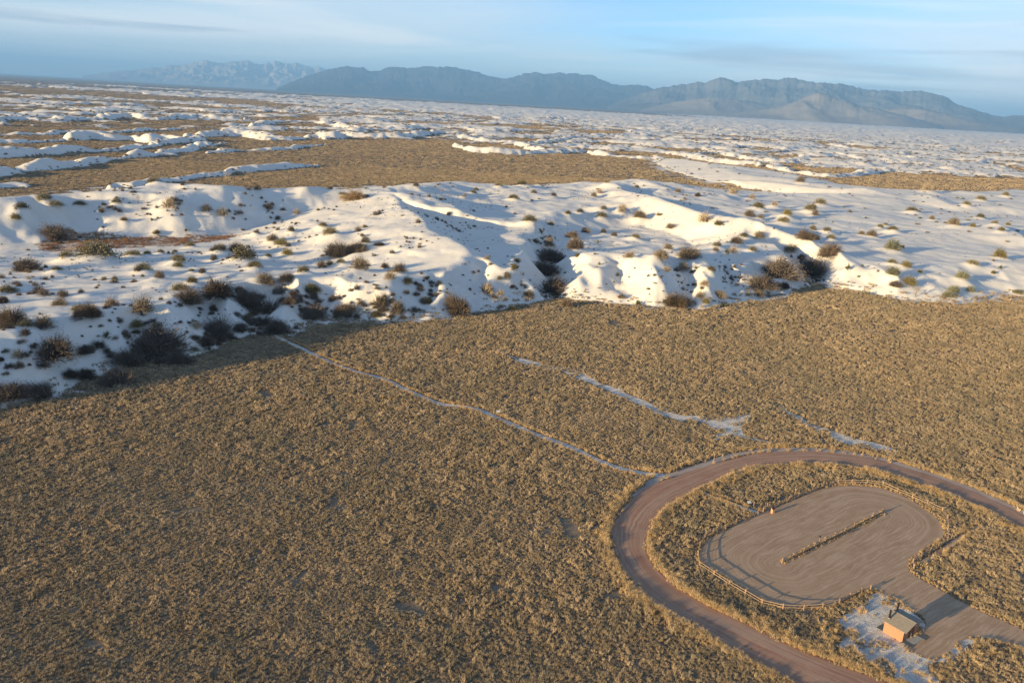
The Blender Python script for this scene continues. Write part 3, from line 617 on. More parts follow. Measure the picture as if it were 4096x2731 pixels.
strip("gypsum_wash", smooth_line(pts(ZT, [(1290, 228), (1350, 262), (1420, 300), (1485, 328)]), 1.5), 1.1, MAT_GYP, .011, 14, .6)
strip("footpath", TRAIL, 2.1, MAT_GYP, .028, 5, .25)
strip("footpath", TRAIL2, 1.4, MAT_GYP, .028, 6, .25)
strip("dirt_spur", SPUR, 1.0, MAT_LOT, .028, 6, .3)
strip("road_shoulder", SHOULDER, 2.2, MAT_SHOULDER, .024, 8, .4)
strip("road_shoulder", SHOULDER_IN, 2.0, MAT_SHOULDER, .024, 9, .5)

# ------------------------------------------------------------------ mountains
def rock(name, c0, c1, c2):
    m, nt, b = material(name); co = objcoord(nt)
    n = noise(nt, mapping(nt, co, scale=(1, 1, 3)), .0009, 6, .6); n2 = noise(nt, co, .004, 5, .65)
    c = mix(nt, ramp(nt, n, [(.38, 0.0), (.62, 1.0)]), c0, c1); c = mix(nt, ramp(nt, n2, [(.55, 0.0), (.7, .8)]), c, c2)
    L(nt, c, b.inputs['Base Color']); return m
def mountain(name, f, P, D, depth, mat, seed, rows=70, cols=420, spur=.55, power=1.15):
    """a range whose skyline has the surveyed profile, D metres away, with foothills towards the flat"""
    prof = []
    for x, y in P:
        # bearing and rise of the skyline
        px = f[0] + x / f[2]; py = f[1] + y / f[2]; d = ray(px, py); hz = math.hypot(d[0], d[1])
        prof.append((math.atan2(d[0], d[1]), d[2] / hz))
    prof = np.array(prof); a0, a1 = prof[0, 0], prof[-1, 0]
    az = np.linspace(a0, a1, cols); el = np.interp(az, prof[:, 0], prof[:, 1])
    t = np.linspace(-1, .6, rows)
    AZ, T = np.meshgrid(az, t); EL = np.meshgrid(el, t)[0]
    wob = fbm(AZ * 14, AZ * 0, seed, 3) * .25
    RR = D + depth * (T + wob * (1 - np.abs(T)))
    crest_h = np.maximum(CAMZ + EL * (D + depth * wob), 5)
    X = RR * np.sin(AZ); Y = RR * np.cos(AZ)
    r1 = 1 - np.abs(fbm(X / 1900 + .3 * fbm(X / 900, Y / 900, seed + 3, 2), Y / 4200, seed + 5, 4, .55)) * 2
    r2 = fbm(X / 420, Y / 420, seed + 8, 4, .6)
    up = np.clip(1 - np.abs(np.where(T < 0, T, T / .6)), 0, 1)
    base = up ** power
    mid = 4 * base * (1 - base)
    h = base + spur * mid * (r1 * .42 - .12) + .10 * mid * r2 + .012 * r2 * base
    Z = np.clip(h, 0, 1.15) * crest_h
    Z += crest_h * .035 * fbm(AZ * 260, T * 2, seed + 11, 3) * base
    Z[0] = -20; Z[-1] = -20
    V = np.stack([X.ravel(), Y.ravel(), Z.ravel()], 1)
    F = [(i * cols + j, i * cols + j + 1, (i + 1) * cols + j + 1, (i + 1) * cols + j) for i in range(rows - 1) for j in range(cols - 1)]
    o = mesh_obj(name, V, F, mat, smooth=True); flip_up(o); return tag(o, kind='structure')
F4 = (0, 0, 2352 / 2048); F5 = (2048, 0, 2352 / 2048)
mountain("mountain_range", F4, [(380, 346), (440, 341), (560, 325), (630, 322), (700, 310), (740, 313), (780, 298), (820, 300), (860, 295), (905, 284), (935, 276), (990, 287), (1030, 290), (1060, 283), (1100, 284), (1140, 280), (1160, 288), (1200, 299), (1230, 287), (1245, 291), (1262, 281), (1280, 282), (1300, 291), (1320, 287), (1340, 294), (1360, 290), (1400, 301), (1440, 312), (1462, 305), (1480, 312), (1500, 322), (1560, 345), (1640, 366)],
         52000, 7000, rock("pale_range_rock", (.30, .25, .22), (.40, .34, .30), (.24, .20, .18)), 3)
dark = rock("cloud_shaded_range_rock", (.026, .028, .034), (.042, .042, .046), (.062, .058, .058))  # cloud shadow over the middle range, put into its rock colour
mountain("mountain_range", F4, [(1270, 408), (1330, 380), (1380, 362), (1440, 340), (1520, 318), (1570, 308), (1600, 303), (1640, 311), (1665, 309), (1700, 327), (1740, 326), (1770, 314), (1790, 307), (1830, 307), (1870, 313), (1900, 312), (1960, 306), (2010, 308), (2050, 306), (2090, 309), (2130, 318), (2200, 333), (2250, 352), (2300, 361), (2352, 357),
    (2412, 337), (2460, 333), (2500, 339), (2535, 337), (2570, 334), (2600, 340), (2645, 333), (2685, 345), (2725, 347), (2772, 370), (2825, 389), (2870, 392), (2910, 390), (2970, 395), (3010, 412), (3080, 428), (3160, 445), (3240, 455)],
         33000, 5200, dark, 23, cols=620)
mountain("mountain_range", F5, [(430, 494), (500, 465), (560, 440), (620, 420), (655, 410), (680, 403), (720, 399), (760, 390), (810, 387), (860, 376), (890, 377), (920, 370), (945, 362), (960, 358), (985, 363), (1010, 370), (1040, 378), (1070, 371), (1100, 368), (1160, 365), (1220, 372), (1250, 362), (1270, 360), (1295, 361), (1340, 368), (1370, 372), (1400, 380), (1440, 382), (1480, 386), (1520, 385), (1540, 388), (1580, 402), (1640, 415), (1740, 418),
    (1790, 421), (1830, 418), (1880, 415), (1930, 430), (1980, 442), (2010, 458), (2040, 478), (2100, 495), (2160, 515), (2210, 531), (2260, 536), (2300, 530), (2352, 531), (2450, 526), (2600, 540), (2800, 560)],
         27000, 4200, rock("banded_range_rock", (.085, .085, .088), (.14, .135, .13), (.21, .195, .18)), 45, cols=620)
pale = rock("pale_foothill_rock", (.185, .165, .15), (.25, .22, .195), (.145, .13, .12))
mountain("foothill", F5, [(980, 530), (1080, 512), (1180, 498), (1240, 488), (1310, 462), (1360, 440), (1410, 422), (1450, 436), (1500, 454), (1560, 468), (1600, 486), (1680, 500), (1760, 520), (1830, 538), (1980, 578)], 21000, 1500, pale, 61, rows=40, cols=220)
mountain("foothill", F5, [(590, 505), (700, 478), (780, 462), (860, 452), (930, 446), (1000, 455), (1080, 462), (1160, 478), (1260, 505), (1360, 528), (1470, 552)], 22500, 1800, pale, 67, rows=40, cols=220, power=1.6)
mountain("foothill", F5, [(1540, 558), (1640, 520), (1720, 500), (1800, 492), (1900, 500), (1990, 520), (2080, 545), (2180, 568), (2280, 584), (2420, 606)], 22000, 1800, pale, 71, rows=40, cols=220, power=1.6)

# ------------------------------------------------------------------ air
def haze():
    X, Y0, Y1, Z = 75000, -75000, 75000, 1550
    mb = MB().box((0, (Y0 + Y1) / 2, (Z - 30) / 2), (2 * X, Y1 - Y0, Z + 30))
    m = bpy.data.materials.new("air"); m.use_nodes = True; nt = m.node_tree; nt.nodes.clear()
    v = N(nt, 'ShaderNodeVolumePrincipled'); setin(v, Density=4.1e-5, Anisotropy=0.0); v.inputs['Color'].default_value = (.265, .55, 1.0, 1)
    o = N(nt, 'ShaderNodeOutputMaterial'); L(nt, v.outputs[0], o.inputs['Volume'])
    return tag(mb.build("haze", m), kind='stuff')
haze()

# ------------------------------------------------------------------ grass
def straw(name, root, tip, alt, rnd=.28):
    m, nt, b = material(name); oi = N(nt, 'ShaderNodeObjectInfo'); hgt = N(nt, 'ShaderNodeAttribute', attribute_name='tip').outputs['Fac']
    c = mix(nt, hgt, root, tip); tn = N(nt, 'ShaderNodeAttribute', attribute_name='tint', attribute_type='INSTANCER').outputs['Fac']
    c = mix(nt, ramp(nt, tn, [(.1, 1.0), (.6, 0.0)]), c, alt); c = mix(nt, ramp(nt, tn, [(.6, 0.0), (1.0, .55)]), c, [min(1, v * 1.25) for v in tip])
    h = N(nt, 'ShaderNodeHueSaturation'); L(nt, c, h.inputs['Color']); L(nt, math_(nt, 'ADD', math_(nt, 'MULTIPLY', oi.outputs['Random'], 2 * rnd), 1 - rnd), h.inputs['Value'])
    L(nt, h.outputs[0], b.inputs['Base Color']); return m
def tuft_mesh(name, mat, centres, blades, hgt, width, lean, seed):
    rg = np.random.default_rng(seed); V = []; F = []; tip = []
    for cx, cy, sc in centres:
        for _ in range(blades):
            a = rg.uniform(0, 2 * math.pi); r = rg.uniform(0, .105) * sc; hh = hgt * sc * rg.uniform(.55, 1.15); ln = lean * hh * rg.uniform(.15, 1.25)
            bx, by = cx + r * math.cos(a), cy + r * math.sin(a); dx, dy = math.cos(a), math.sin(a); tw = rg.uniform(0, math.pi); wx, wy = math.cos(tw) * width, math.sin(tw) * width
            b = len(V); mx, my = bx + dx * ln * .35, by + dy * ln * .35; ex, ey = bx + dx * ln, by + dy * ln
            V += [(bx - wx * .7, by - wy * .7, -.03), (bx + wx * .7, by + wy * .7, -.03), (mx + wx, my + wy, hh * .62), (mx - wx, my - wy, hh * .62), (ex, ey, hh)]
            F += [(b, b + 1, b + 2, b + 3), (b + 3, b + 2, b + 4)]; tip += [0, 0, .6, .6, 1]
    me = bpy.data.meshes.new(name); me.from_pydata(V, [], F); me.materials.append(mat)
    at = me.attributes.new('tip', 'FLOAT', 'POINT'); at.data.foreach_set('value', np.array(tip, np.float32))
    return bpy.data.objects.new(name, me)
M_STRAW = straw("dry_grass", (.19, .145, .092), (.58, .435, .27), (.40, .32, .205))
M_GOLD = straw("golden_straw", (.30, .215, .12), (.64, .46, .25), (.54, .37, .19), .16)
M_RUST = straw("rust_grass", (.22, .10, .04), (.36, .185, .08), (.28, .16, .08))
def proto_collection():
    c = bpy.data.collections.new("grass_prototypes"); rg = np.random.default_rng(5)
    for k in range(4):                          # 0-3: patches of short clumped grass
        n = 11; cs = [(r * math.cos(a), r * math.sin(a), s) for r, a, s in zip(1.05 * np.sqrt(rg.uniform(0, 1, n)), rg.uniform(0, 2 * math.pi, n), rg.uniform(.55, 1.35, n))]
        c.objects.link(tuft_mesh(f"a_patch_{k}", M_STRAW, cs, 26, .46, .019, .68, 50 + k))
    for k in range(3):                          # 4-6: tall golden roadside tufts
        cs = [(0, 0, 1.0), (.16, .1, .8), (-.14, .12, .85), (.02, -.18, .8)]
        c.objects.link(tuft_mesh(f"b_tuft_{k}", M_GOLD, cs, 16, .72, .014, .7, 70 + k))
    for k in range(2):                          # 7-8: low rusty grass of the hollow
        n = 11; cs = [(r * math.cos(a), r * math.sin(a), s) for r, a, s in zip(1.2 * np.sqrt(rg.uniform(0, 1, n)), rg.uniform(0, 2 * math.pi, n), rg.uniform(.6, 1.3, n))]
        c.objects.link(tuft_mesh(f"c_rust_{k}", M_RUST, cs, 12, .45, .03, .7, 90 + k))
    return c
PROTO = proto_collection()
def grass_tree():
    g = bpy.data.node_groups.new("scatter_grass", 'GeometryNodeTree')
    g.interface.new_socket('Geometry', in_out='INPUT', socket_type='NodeSocketGeometry'); g.interface.new_socket('Geometry', in_out='OUTPUT', socket_type='NodeSocketGeometry')
    gi = g.nodes.new('NodeGroupInput'); go = g.nodes.new('NodeGroupOutput'); ip = g.nodes.new('GeometryNodeInstanceOnPoints'); ci = g.nodes.new('GeometryNodeCollectionInfo')
    ci.inputs['Collection'].default_value = PROTO; ci.inputs['Separate Children'].default_value = True; ci.inputs['Reset Children'].default_value = True
    def att(nm, typ): n = g.nodes.new('GeometryNodeInputNamedAttribute'); n.data_type = typ; n.inputs['Name'].default_value = nm; return n.outputs['Attribute']
    ip.inputs['Pick Instance'].default_value = True
    g.links.new(gi.outputs[0], ip.inputs['Points']); g.links.new(ci.outputs[0], ip.inputs['Instance'])
    g.links.new(att('variant', 'INT'), ip.inputs['Instance Index']); g.links.new(att('rot', 'FLOAT_VECTOR'), ip.inputs['Rotation']); g.links.new(att('scl', 'FLOAT_VECTOR'), ip.inputs['Scale'])
    g.links.new(ip.outputs[0], go.inputs[0]); return g
GT = grass_tree()
def scatter(name, P, var, scl, sclz, label, cat, mat):
    n = len(P); P = np.asarray(P, float); me = bpy.data.meshes.new(name); me.vertices.add(n); me.vertices.foreach_set('co', np.asarray(P, np.float32).ravel()); me.materials.append(mat)
    a = me.attributes.new('variant', 'INT', 'POINT'); a.data.foreach_set('value', np.asarray(var, np.int32))
    rot = np.zeros((n, 3), np.float32); rot[:, 2] = RNG.uniform(0, 6.283, n); a = me.attributes.new('rot', 'FLOAT_VECTOR', 'POINT'); a.data.foreach_set('vector', rot.ravel())
    s = np.stack([scl, scl, sclz], 1).astype(np.float32); a = me.attributes.new('scl', 'FLOAT_VECTOR', 'POINT'); a.data.foreach_set('vector', s.ravel())
    tv = np.clip(.5 + .34 * fbm(P[:, 0] / 26, P[:, 1] / 26, 51, 3) + .35 * fbm(P[:, 0] / 3.5, P[:, 1] / 3.5, 53, 2) + RNG.normal(0, .14, n), 0, 1); a = me.attributes.new('tint', 'FLOAT', 'POINT'); a.data.foreach_set('value', tv.astype(np.float32))
    o = link(bpy.data.objects.new(name, me)); md = o.modifiers.new('scatter', 'NODES'); md.node_group = GT
    print(name, n); return tag(o, label, cat, kind='stuff')
def jgrid(r0, r1, sp, azm=45):
    R = r1; n = int(2 * R / sp); xs = (np.arange(n) - n / 2) * sp; X, Y = np.meshgrid(xs, np.arange(0, R, sp)); X = X.ravel() + RNG.uniform(-.5, .5, X.size) * sp; Y = Y.ravel() + RNG.uniform(-.5, .5, Y.size) * sp
    r = np.hypot(X, Y); a = np.degrees(np.arctan2(X, Y)); k = (r > r0) & (r < r1) & (np.abs(a) < azm); return X[k], Y[k]
def clear(X, Y):
    """True where grass may grow on the flat"""
    ok = np.ones(X.shape, bool); k = np.where((Y < 420) & (X > -120))[0]; x, y = X[k], Y[k]
    bad = inside(x, y, ROAD) | inside(x, y, LOT) | (inside(x, y, GYP_BLD) & (vnoise(x / 2.0, y / 2.0, 3) < .62)) | (inside(x, y, GYP_WASH) & (vnoise(x / 3, y / 3, 3) < .55)) | (inside(x, y, GYP_WASH2) & (vnoise(x / 3, y / 3, 4) < .45))
    bad |= (pdist(x, y, LOT[::2] + LOT[:1])[0] < 1.5)
    for P, w in ((TRAIL, 1.75), (TRAIL2, 1.2), (SPUR, 1.0), (SHOULDER, 1.3), (SHOULDER_IN, 1.2)): bad |= pdist(x, y, P[::2])[0] < w
    bad |= (pdist(x, y, WASH_LINE)[0] < 2.5) & (vnoise(x / 3, y / 3, 5) < .45)
    for q in (ZP(1086, 428), ZP(1130, 412), ZP(1146, 505), ZP(868, 415), ZP(924, 428), ZP(1407, 296), ZP(1040, 500)): bad |= np.hypot(x - q[0], y - q[1]) < 1.3
    ok[k] = ~bad; return ok
Pn, Vn, Sn, Sz = [], [], [], []
for r0, r1, sp, sc in ((70, 150, .95, .75), (150, 220, 1.15, .90), (220, 330, 1.6, 1.22), (330, 520, 2.2, 1.62), (520, 1000, 4.0, 2.2), (1000, 1700, 7.5, 3.2), (1700, 3200, 14.0, 5.5), (3200, 6500, 34.0, 12.0)):
    X, Y = jgrid(r0, r1, sp); k = clear(X, Y); X, Y = X[k], Y[k]; H, S = terrain(X, Y, False)
    edge_d = pdist(X, Y, FRONT)[0]
    k = ((S < .35) | ((edge_d < 9) & (H < 3.5) & (RNG.uniform(0, 1, len(X)) < .45 - .04 * edge_d))) & (fbm(X / 7, Y / 7, 19, 3) + .25 * fbm(X / 40, Y / 40, 18, 2) > -.66); X, Y, H = X[k], Y[k], H[k]; n = len(X)
    big = fbm(X / 30, Y / 30, 29, 3)
    Pn.append(np.stack([X, Y, H], 1)); Vn.append(RNG.integers(0, 4, n)); s = sc * np.exp(RNG.normal(0, .24, n)); Sn.append(s); Sz.append(np.minimum(s, 1.0 + .22 * s) * (1 + .45 * big) * RNG.uniform(.75, 1.2, n))
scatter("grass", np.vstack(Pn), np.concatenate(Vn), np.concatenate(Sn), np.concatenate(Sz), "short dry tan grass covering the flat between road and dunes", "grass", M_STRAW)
# taller golden straw along every edge of road, lot, path and clearing
def along(P, off, spread, sp, closed=False):
    P = np.asarray(P); s = np.concatenate([[0], np.cumsum(np.hypot(*(P[1:] - P[:-1]).T))]); t = np.arange(0, s[-1], sp) + RNG.uniform(0, sp, int(math.ceil(s[-1] / sp)))[:len(np.arange(0, s[-1], sp))]
    x = np.interp(t, s, P[:, 0]); y = np.interp(t, s, P[:, 1]); dx = np.interp(t + .5, s, P[:, 0]) - np.interp(t - .5, s, P[:, 0]); dy = np.interp(t + .5, s, P[:, 1]) - np.interp(t - .5, s, P[:, 1]); l = np.hypot(dx, dy) + 1e-9
    o = off + RNG.normal(0, spread, len(t)); return np.stack([x - dy / l * o, y + dx / l * o], 1)
gold = [along(R_OUT, .7, .5, .12), along(R_OUT, 1.6, .9, .2), along(R_IN, -.6, .5, .11), along(R_IN, -1.7, .9, .16), along(LOT + LOT[:1], .5, .5, .17), along(LOT + LOT[:1], -.5, .5, .17), along(TRAIL, 1.6, .3, .4), along(TRAIL, -1.6, .3, .6), along(TRAIL2, .9, .25, .3), along(TRAIL2, -.9, .25, .3),
        along(GYP_BLD, 1.2, 1.4, .35), along(GYP_BLD, -1.2, 1.4, .35), along(SHOULDER, 1.9, .5, .22), along([MED_A[:2], MED_B[:2]], 0, .22, .14), along([MED_A[:2], MED_B[:2]], -.3, .25, .2), along(SPUR, .9, .3, .35), along(SPUR, -.9, .3, .35)]
gold = np.vstack(gold); ok = ~inside(gold[:, 0], gold[:, 1], ROAD) & (np.hypot(gold[:, 0], gold[:, 1]) > 80)
md = pdist(gold[:, 0], gold[:, 1], [MED_A[:2], MED_B[:2]])[0] < .8
ok &= (~inside(gold[:, 0], gold[:, 1], LOT)) | md; ok &= ~(inside(gold[:, 0], gold[:, 1], GYP_BLD) & (vnoise(gold[:, 0] / 2.2, gold[:, 1] / 2.2, 77) < .1))
ok &= (pdist(gold[:, 0], gold[:, 1], SHOULDER)[0] > 1.1) & (pdist(gold[:, 0], gold[:, 1], TRAIL)[0] > 1.15) & (pdist(gold[:, 0], gold[:, 1], TRAIL2)[0] > .6)
gold = gold[ok]; n = len(gold); s = RNG.uniform(.75, 1.5, n) * (1 + .35 * vnoise(gold[:, 0] / 3, gold[:, 1] / 3, 6))
lot_d = np.minimum(pdist(gold[:, 0], gold[:, 1], LOT[::2] + LOT[:1])[0], pdist(gold[:, 0], gold[:, 1], [MED_A[:2], MED_B[:2]])[0]); s = s * (.52 + .48 * ss(1.5, 4.0, lot_d))
scatter("roadside_straw", np.column_stack([gold, np.zeros(n)]), RNG.integers(4, 7, n), s, s * RNG.uniform(.7, 1.15, n), "taller golden straw fringing the gravel road, lot and paths", "grass", M_GOLD)
X, Y = jgrid(250, 700, 1.9); k = inside(X, Y, RED) & (vnoise(X / 6, Y / 6, 2) > -.25); X, Y = X[k], Y[k]; H, S = terrain(X, Y, False); s = RNG.uniform(.6, 1.3, len(X))
scatter("hollow_grass", np.stack([X, Y, H], 1), RNG.integers(7, 9, len(X)), s, s, "rusty red grass in the hollow of the left dune", "grass", M_RUST)

# ------------------------------------------------------------------ shrubs on the dunes
def shrub_mat(name, a, b_, rnd=.3): return simple_mat(name, a, b_, 3.0, .95, 0, rnd)
SM = {'d': shrub_mat("dark_twigs", (.105, .083, .066), (.18, .145, .115)), 'b': shrub_mat("brown_twigs", (.13, .095, .065), (.21, .155, .105)), 'g': shrub_mat("grey_brown_twigs", (.17, .135, .095), (.25, .20, .14)),
      'p': shrub_mat("pale_tan_twigs", (.32, .25, .165), (.44, .35, .24)), 'm': shrub_mat("grey_olive_leaves", (.135, .118, .066), (.23, .195, .115)), 'o': shrub_mat("olive_gold_leaves", (.13, .115, .040), (.27, .21, .085)),
      's': shrub_mat("grey_green_leaves", (.17, .17, .105), (.26, .245, .16)), 'y': shrub_mat("yucca_leaves", (.085, .10, .035), (.19, .17, .065)), 't': shrub_mat("bare_tan_branches", (.30, .22, .14), (.42, .32, .21)),
      'q': shrub_mat("golden_tan_twigs", (.30, .20, .10), (.42, .29, .15)), 'w': shrub_mat("shrub_wood", (.10, .08, .06), (.17, .135, .10))}
def foliage_mesh(name, mat, seed, n, flat, twig, leaf, lobes, drape=0.0, spread=.5):
    """unit shrub (radius 1): twigs from the root out to a lobed, uneven crown and small leaf faces round their ends"""
    rg = np.random.default_rng(seed); V = []; F = []
    lob = []
    for k in range(lobes):
        a = rg.uniform(0, 6.283); r = rg.uniform(.0, spread) if lobes > 1 else 0
        lob.append((r * math.cos(a), r * math.sin(a), rg.uniform(1.0 - spread - .15, 1.12 - spread) if lobes > 1 else 1.0))
    for i in range(n):
        lx, ly, lr = lob[i % lobes]
        d = rg.normal(size=3); d[2] = abs(d[2]) * .9 + .05; d /= np.linalg.norm(d); rad = lr * rg.uniform(.62, 1.08) * (1 + .16 * math.sin(5 * d[0] + seed) * math.cos(4 * d[1] + k))
        e = np.array([lx + d[0] * rad, ly + d[1] * rad, (d[2] * rad * 1.75 + .04) * flat]); s = e * rg.uniform(.35, .75); s[2] = e[2] * rg.uniform(.3, .7)
        dz = drape * (e[0] ** 2 + e[1] ** 2); e[2] -= dz; s[2] -= dz * .5
        w = rg.normal(size=3); w /= np.linalg.norm(w)
        if twig:
            b = len(V); ww = w * twig; V += [tuple(s - ww), tuple(s + ww), tuple(e + ww * .4), tuple(e - ww * .4)]; F.append((b, b + 1, b + 2, b + 3))
        for _ in range(2 if leaf else 0):
            c = e + rg.normal(size=3) * .07; u = rg.normal(size=3); u *= leaf / np.linalg.norm(u); v = rg.normal(size=3); v *= leaf / np.linalg.norm(v); b = len(V)
            V += [tuple(c - u), tuple(c + u), tuple(c + v * 1.3)]; F.append((b, b + 1, b + 2))
    me = bpy.data.meshes.new(name); me.from_pydata([tuple(map(float, v)) for v in V], [], F); me.materials.append(mat); return me
def stem_mesh(name, seed, n=7, flat=.8, r=.028, mat=None):
    rg = np.random.default_rng(seed); mb = MB()
    for _ in range(n):
        a = rg.uniform(0, 6.283); l = rg.uniform(.3, .58); p = (.06 * math.cos(a), .06 * math.sin(a), -.12); q = (l * .5 * math.cos(a), l * .5 * math.sin(a), flat * l * .7); mb.tube(p, q, r, r * .6, 5)
        mb.tube(q, (q[0] * 1.7 + rg.normal() * .08, q[1] * 1.7 + rg.normal() * .08, q[2] * 1.35), r * .6, r * .3, 4)
    me = bpy.data.meshes.new(name); me.from_pydata(mb.v, [], mb.f); me.materials.append(mat or SM['w']); return me
def yucca_mesh(seed):
    rg = np.random.default_rng(seed); V = []; F = []
    for hx, hy, hz, hs in ((0, 0, .25, .7), (.35, .2, .1, .5), (-.3, .25, .15, .55)):
        for _ in range(26):
            d = rg.normal(size=3); d[2] = abs(d[2]) * .8 + .1; d /= np.linalg.norm(d); w = np.cross(d, [0, 0, 1.0]); w *= .035 / (np.linalg.norm(w) + 1e-6); o = np.array([hx, hy, hz]); e = o + d * hs * rg.uniform(.8, 1.2); b = len(V)
            V += [tuple(o - w), tuple(o + w), tuple((o + e) / 2 + w * 1.2), tuple((o + e) / 2 - w * 1.2), tuple(e)]; F += [(b, b + 1, b + 2, b + 3), (b + 3, b + 2, b + 4)]
    me = bpy.data.meshes.new("leaves"); me.from_pydata([tuple(map(float, v)) for v in V], [], F); me.materials.append(SM['y']); return me
def bare_tree_mesh(seed):
    rg = np.random.default_rng(seed); mb = MB()
    def br(p, d, l, r, dep):
        q = p + d * l; mb.tube(p, q, r, r * .6, 5 if dep < 2 else 3, False)
        if dep == 4: return
        for _ in range(3 if dep < 3 else 4):
            e = d + Vector(rg.normal(size=3)) * .55; e.z = abs(e.z) * .8 + .12; br(q - d * l * rg.uniform(0, .35), e.normalized(), l * rg.uniform(.6, .85), r * .55, dep + 1)
    tr = MB(); tr.tube((0, 0, -.1), (.04, 0, .42), .055, .04, 7)
    for k in range(4):
        a = k * 1.57 + rg.uniform(0, 1); br(Vector((.03, 0, .38)), Vector((math.cos(a) * .6, math.sin(a) * .6, .8)).normalized(), .34, .032, 1)
    a = bpy.data.meshes.new("trunk"); a.from_pydata(tr.v, [], tr.f); a.materials.append(SM['w']); b = bpy.data.meshes.new("crown"); b.from_pydata(mb.v, [], mb.f); b.materials.append(SM['t']); return a, b
PRO = {}
for k, n, flat, tw, lf, lobes in (('d', 2600, .70, .009, .017, 9), ('b', 2000, .72, .009, .016, 6), ('g', 800, .66, .014, .026, 4), ('p', 480, .62, .012, .014, 3), ('m', 620, .36, .010, .036, 5), ('o', 700, .60, .008, .036, 4), ('s', 800, .55, .010, .034, 4), ('q', 1100, .55, .013, .02, 4)):
    PRO[k] = [(('foliage', foliage_mesh("foliage", SM[k], 100 + 13 * i + ord(k), n, flat, tw, lf, lobes, {'m': .26, 'd': .05}.get(k, .16), {'d': .62, 'b': .55}.get(k, .45))), ('stems', stem_mesh("stems", 300 + i + ord(k), 7, flat))) for i in range(3)]
PRO['y'] = [(('leaves', yucca_mesh(400 + i)), ('stems', stem_mesh("stems", 420 + i, 3, .3, .05))) for i in range(2)]
PRO['t'] = [tuple(zip(('trunk', 'crown'), bare_tree_mesh(500 + i))) for i in range(2)]
KN = {'d': ('twiggy_shrub', 'dark twiggy shrub', 'shrub'), 'b': ('twiggy_shrub', 'domed brown shrub', 'shrub'), 'g': ('twiggy_shrub', 'grey-brown shrub', 'shrub'), 'p': ('sparse_shrub', 'sparse pale shrub', 'shrub'), 'm': ('mat_shrub', 'low mat shrub', 'shrub'),
      'o': ('leafy_shrub', 'olive-gold shrub', 'shrub'), 's': ('leafy_shrub', 'grey-green shrub', 'shrub'), 'y': ('yucca', 'small spiky yucca', 'yucca'), 't': ('bare_tree', 'bare tan tree', 'tree'), 'q': ('twiggy_shrub', 'broad golden-tan shrub', 'shrub')}
def region(px, py):
    """named stretch of the dune in the photograph"""
    if px < 1000:
        if py > 1220: return "on the shaded left dune face"
        if py > 960: return "on left dune top below red-grass hollow"
        return "on the dune behind the red-grass hollow"
    if px < 2060:
        if py > 1080: return "on the dune front by the footpath's end"
        if py > 850 and px < 1650: return "on hummocks left of the smooth bright crest"
        if py > 930: return "on the slope left of the dark gully"
        return "behind the smooth bright crest"
    if px < 2760:
        if py > 1040: return "on sunlit dune block right of dark gully"
        if py > 860: return "round the centre dune's blue-shadowed hollow"
        return "along the centre dune's back edge"
    if px < 3300:
        if py > 1040: return "round the right-hand gully at dune foot"
        if py > 850: return "on sunlit ridge above the right-hand gully"
        return "where the sunlit arm joins the dune"
    if py > 980: return "on the smooth right dune front"
    return "on the broad right dune top"
buckets = {}
for s in SHRUBS: buckets.setdefault((s[3], region(s[0], s[1])), []).append(s)
ORD = ['first', 'second', 'third', 'fourth', 'fifth', 'sixth', 'seventh', 'eighth', 'ninth', 'tenth', 'eleventh', 'twelfth', 'thirteenth', 'fourteenth', 'fifteenth', 'sixteenth']
ZG = terrain(np.array([s[4] for s in SHRUBS]), np.array([s[5] for s in SHRUBS]))[0]
for s, z in zip(SHRUBS, ZG): s.append(float(z))
rs = random.Random(3)
for (k, reg), lst in buckets.items():
    lst.sort(key=lambda s: s[0]); nm, desc, cat = KN[k]; big = max(lst, key=lambda s: s[2])
    for i, (px, py, w, _, x, y, z) in enumerate(lst):
        o = empty(nm, (x, y, z - .02 * w), rs.uniform(0, 6.28)); r = w / 2 * rs.uniform(1.15, 1.4) * (1.1 if k in 'db' else 1.0)
        o.scale = (r, r * rs.uniform(.85, 1.1), r * (rs.uniform(1.0, 1.4) if k not in 'yt' else 1.6))
        if len(lst) == 1: lab = f"{desc} {reg}"
        elif i == len(lst) - 1: lab = f"{desc} {reg}, rightmost such one"
        elif i == 0: lab = f"{desc} {reg}, leftmost such one"
        else: lab = f"{desc} {reg}, {ORD[min(i, 15)]} from left"
        tag(o, lab, cat, "bare trees on the dunes" if k == 't' else "yuccas on the dune slopes" if k == 'y' else "shrubs on the dunes")
        for pn, me in rs.choice(PRO[k]): link(bpy.data.objects.new(pn, me), o)
print('shrubs', len(SHRUBS))
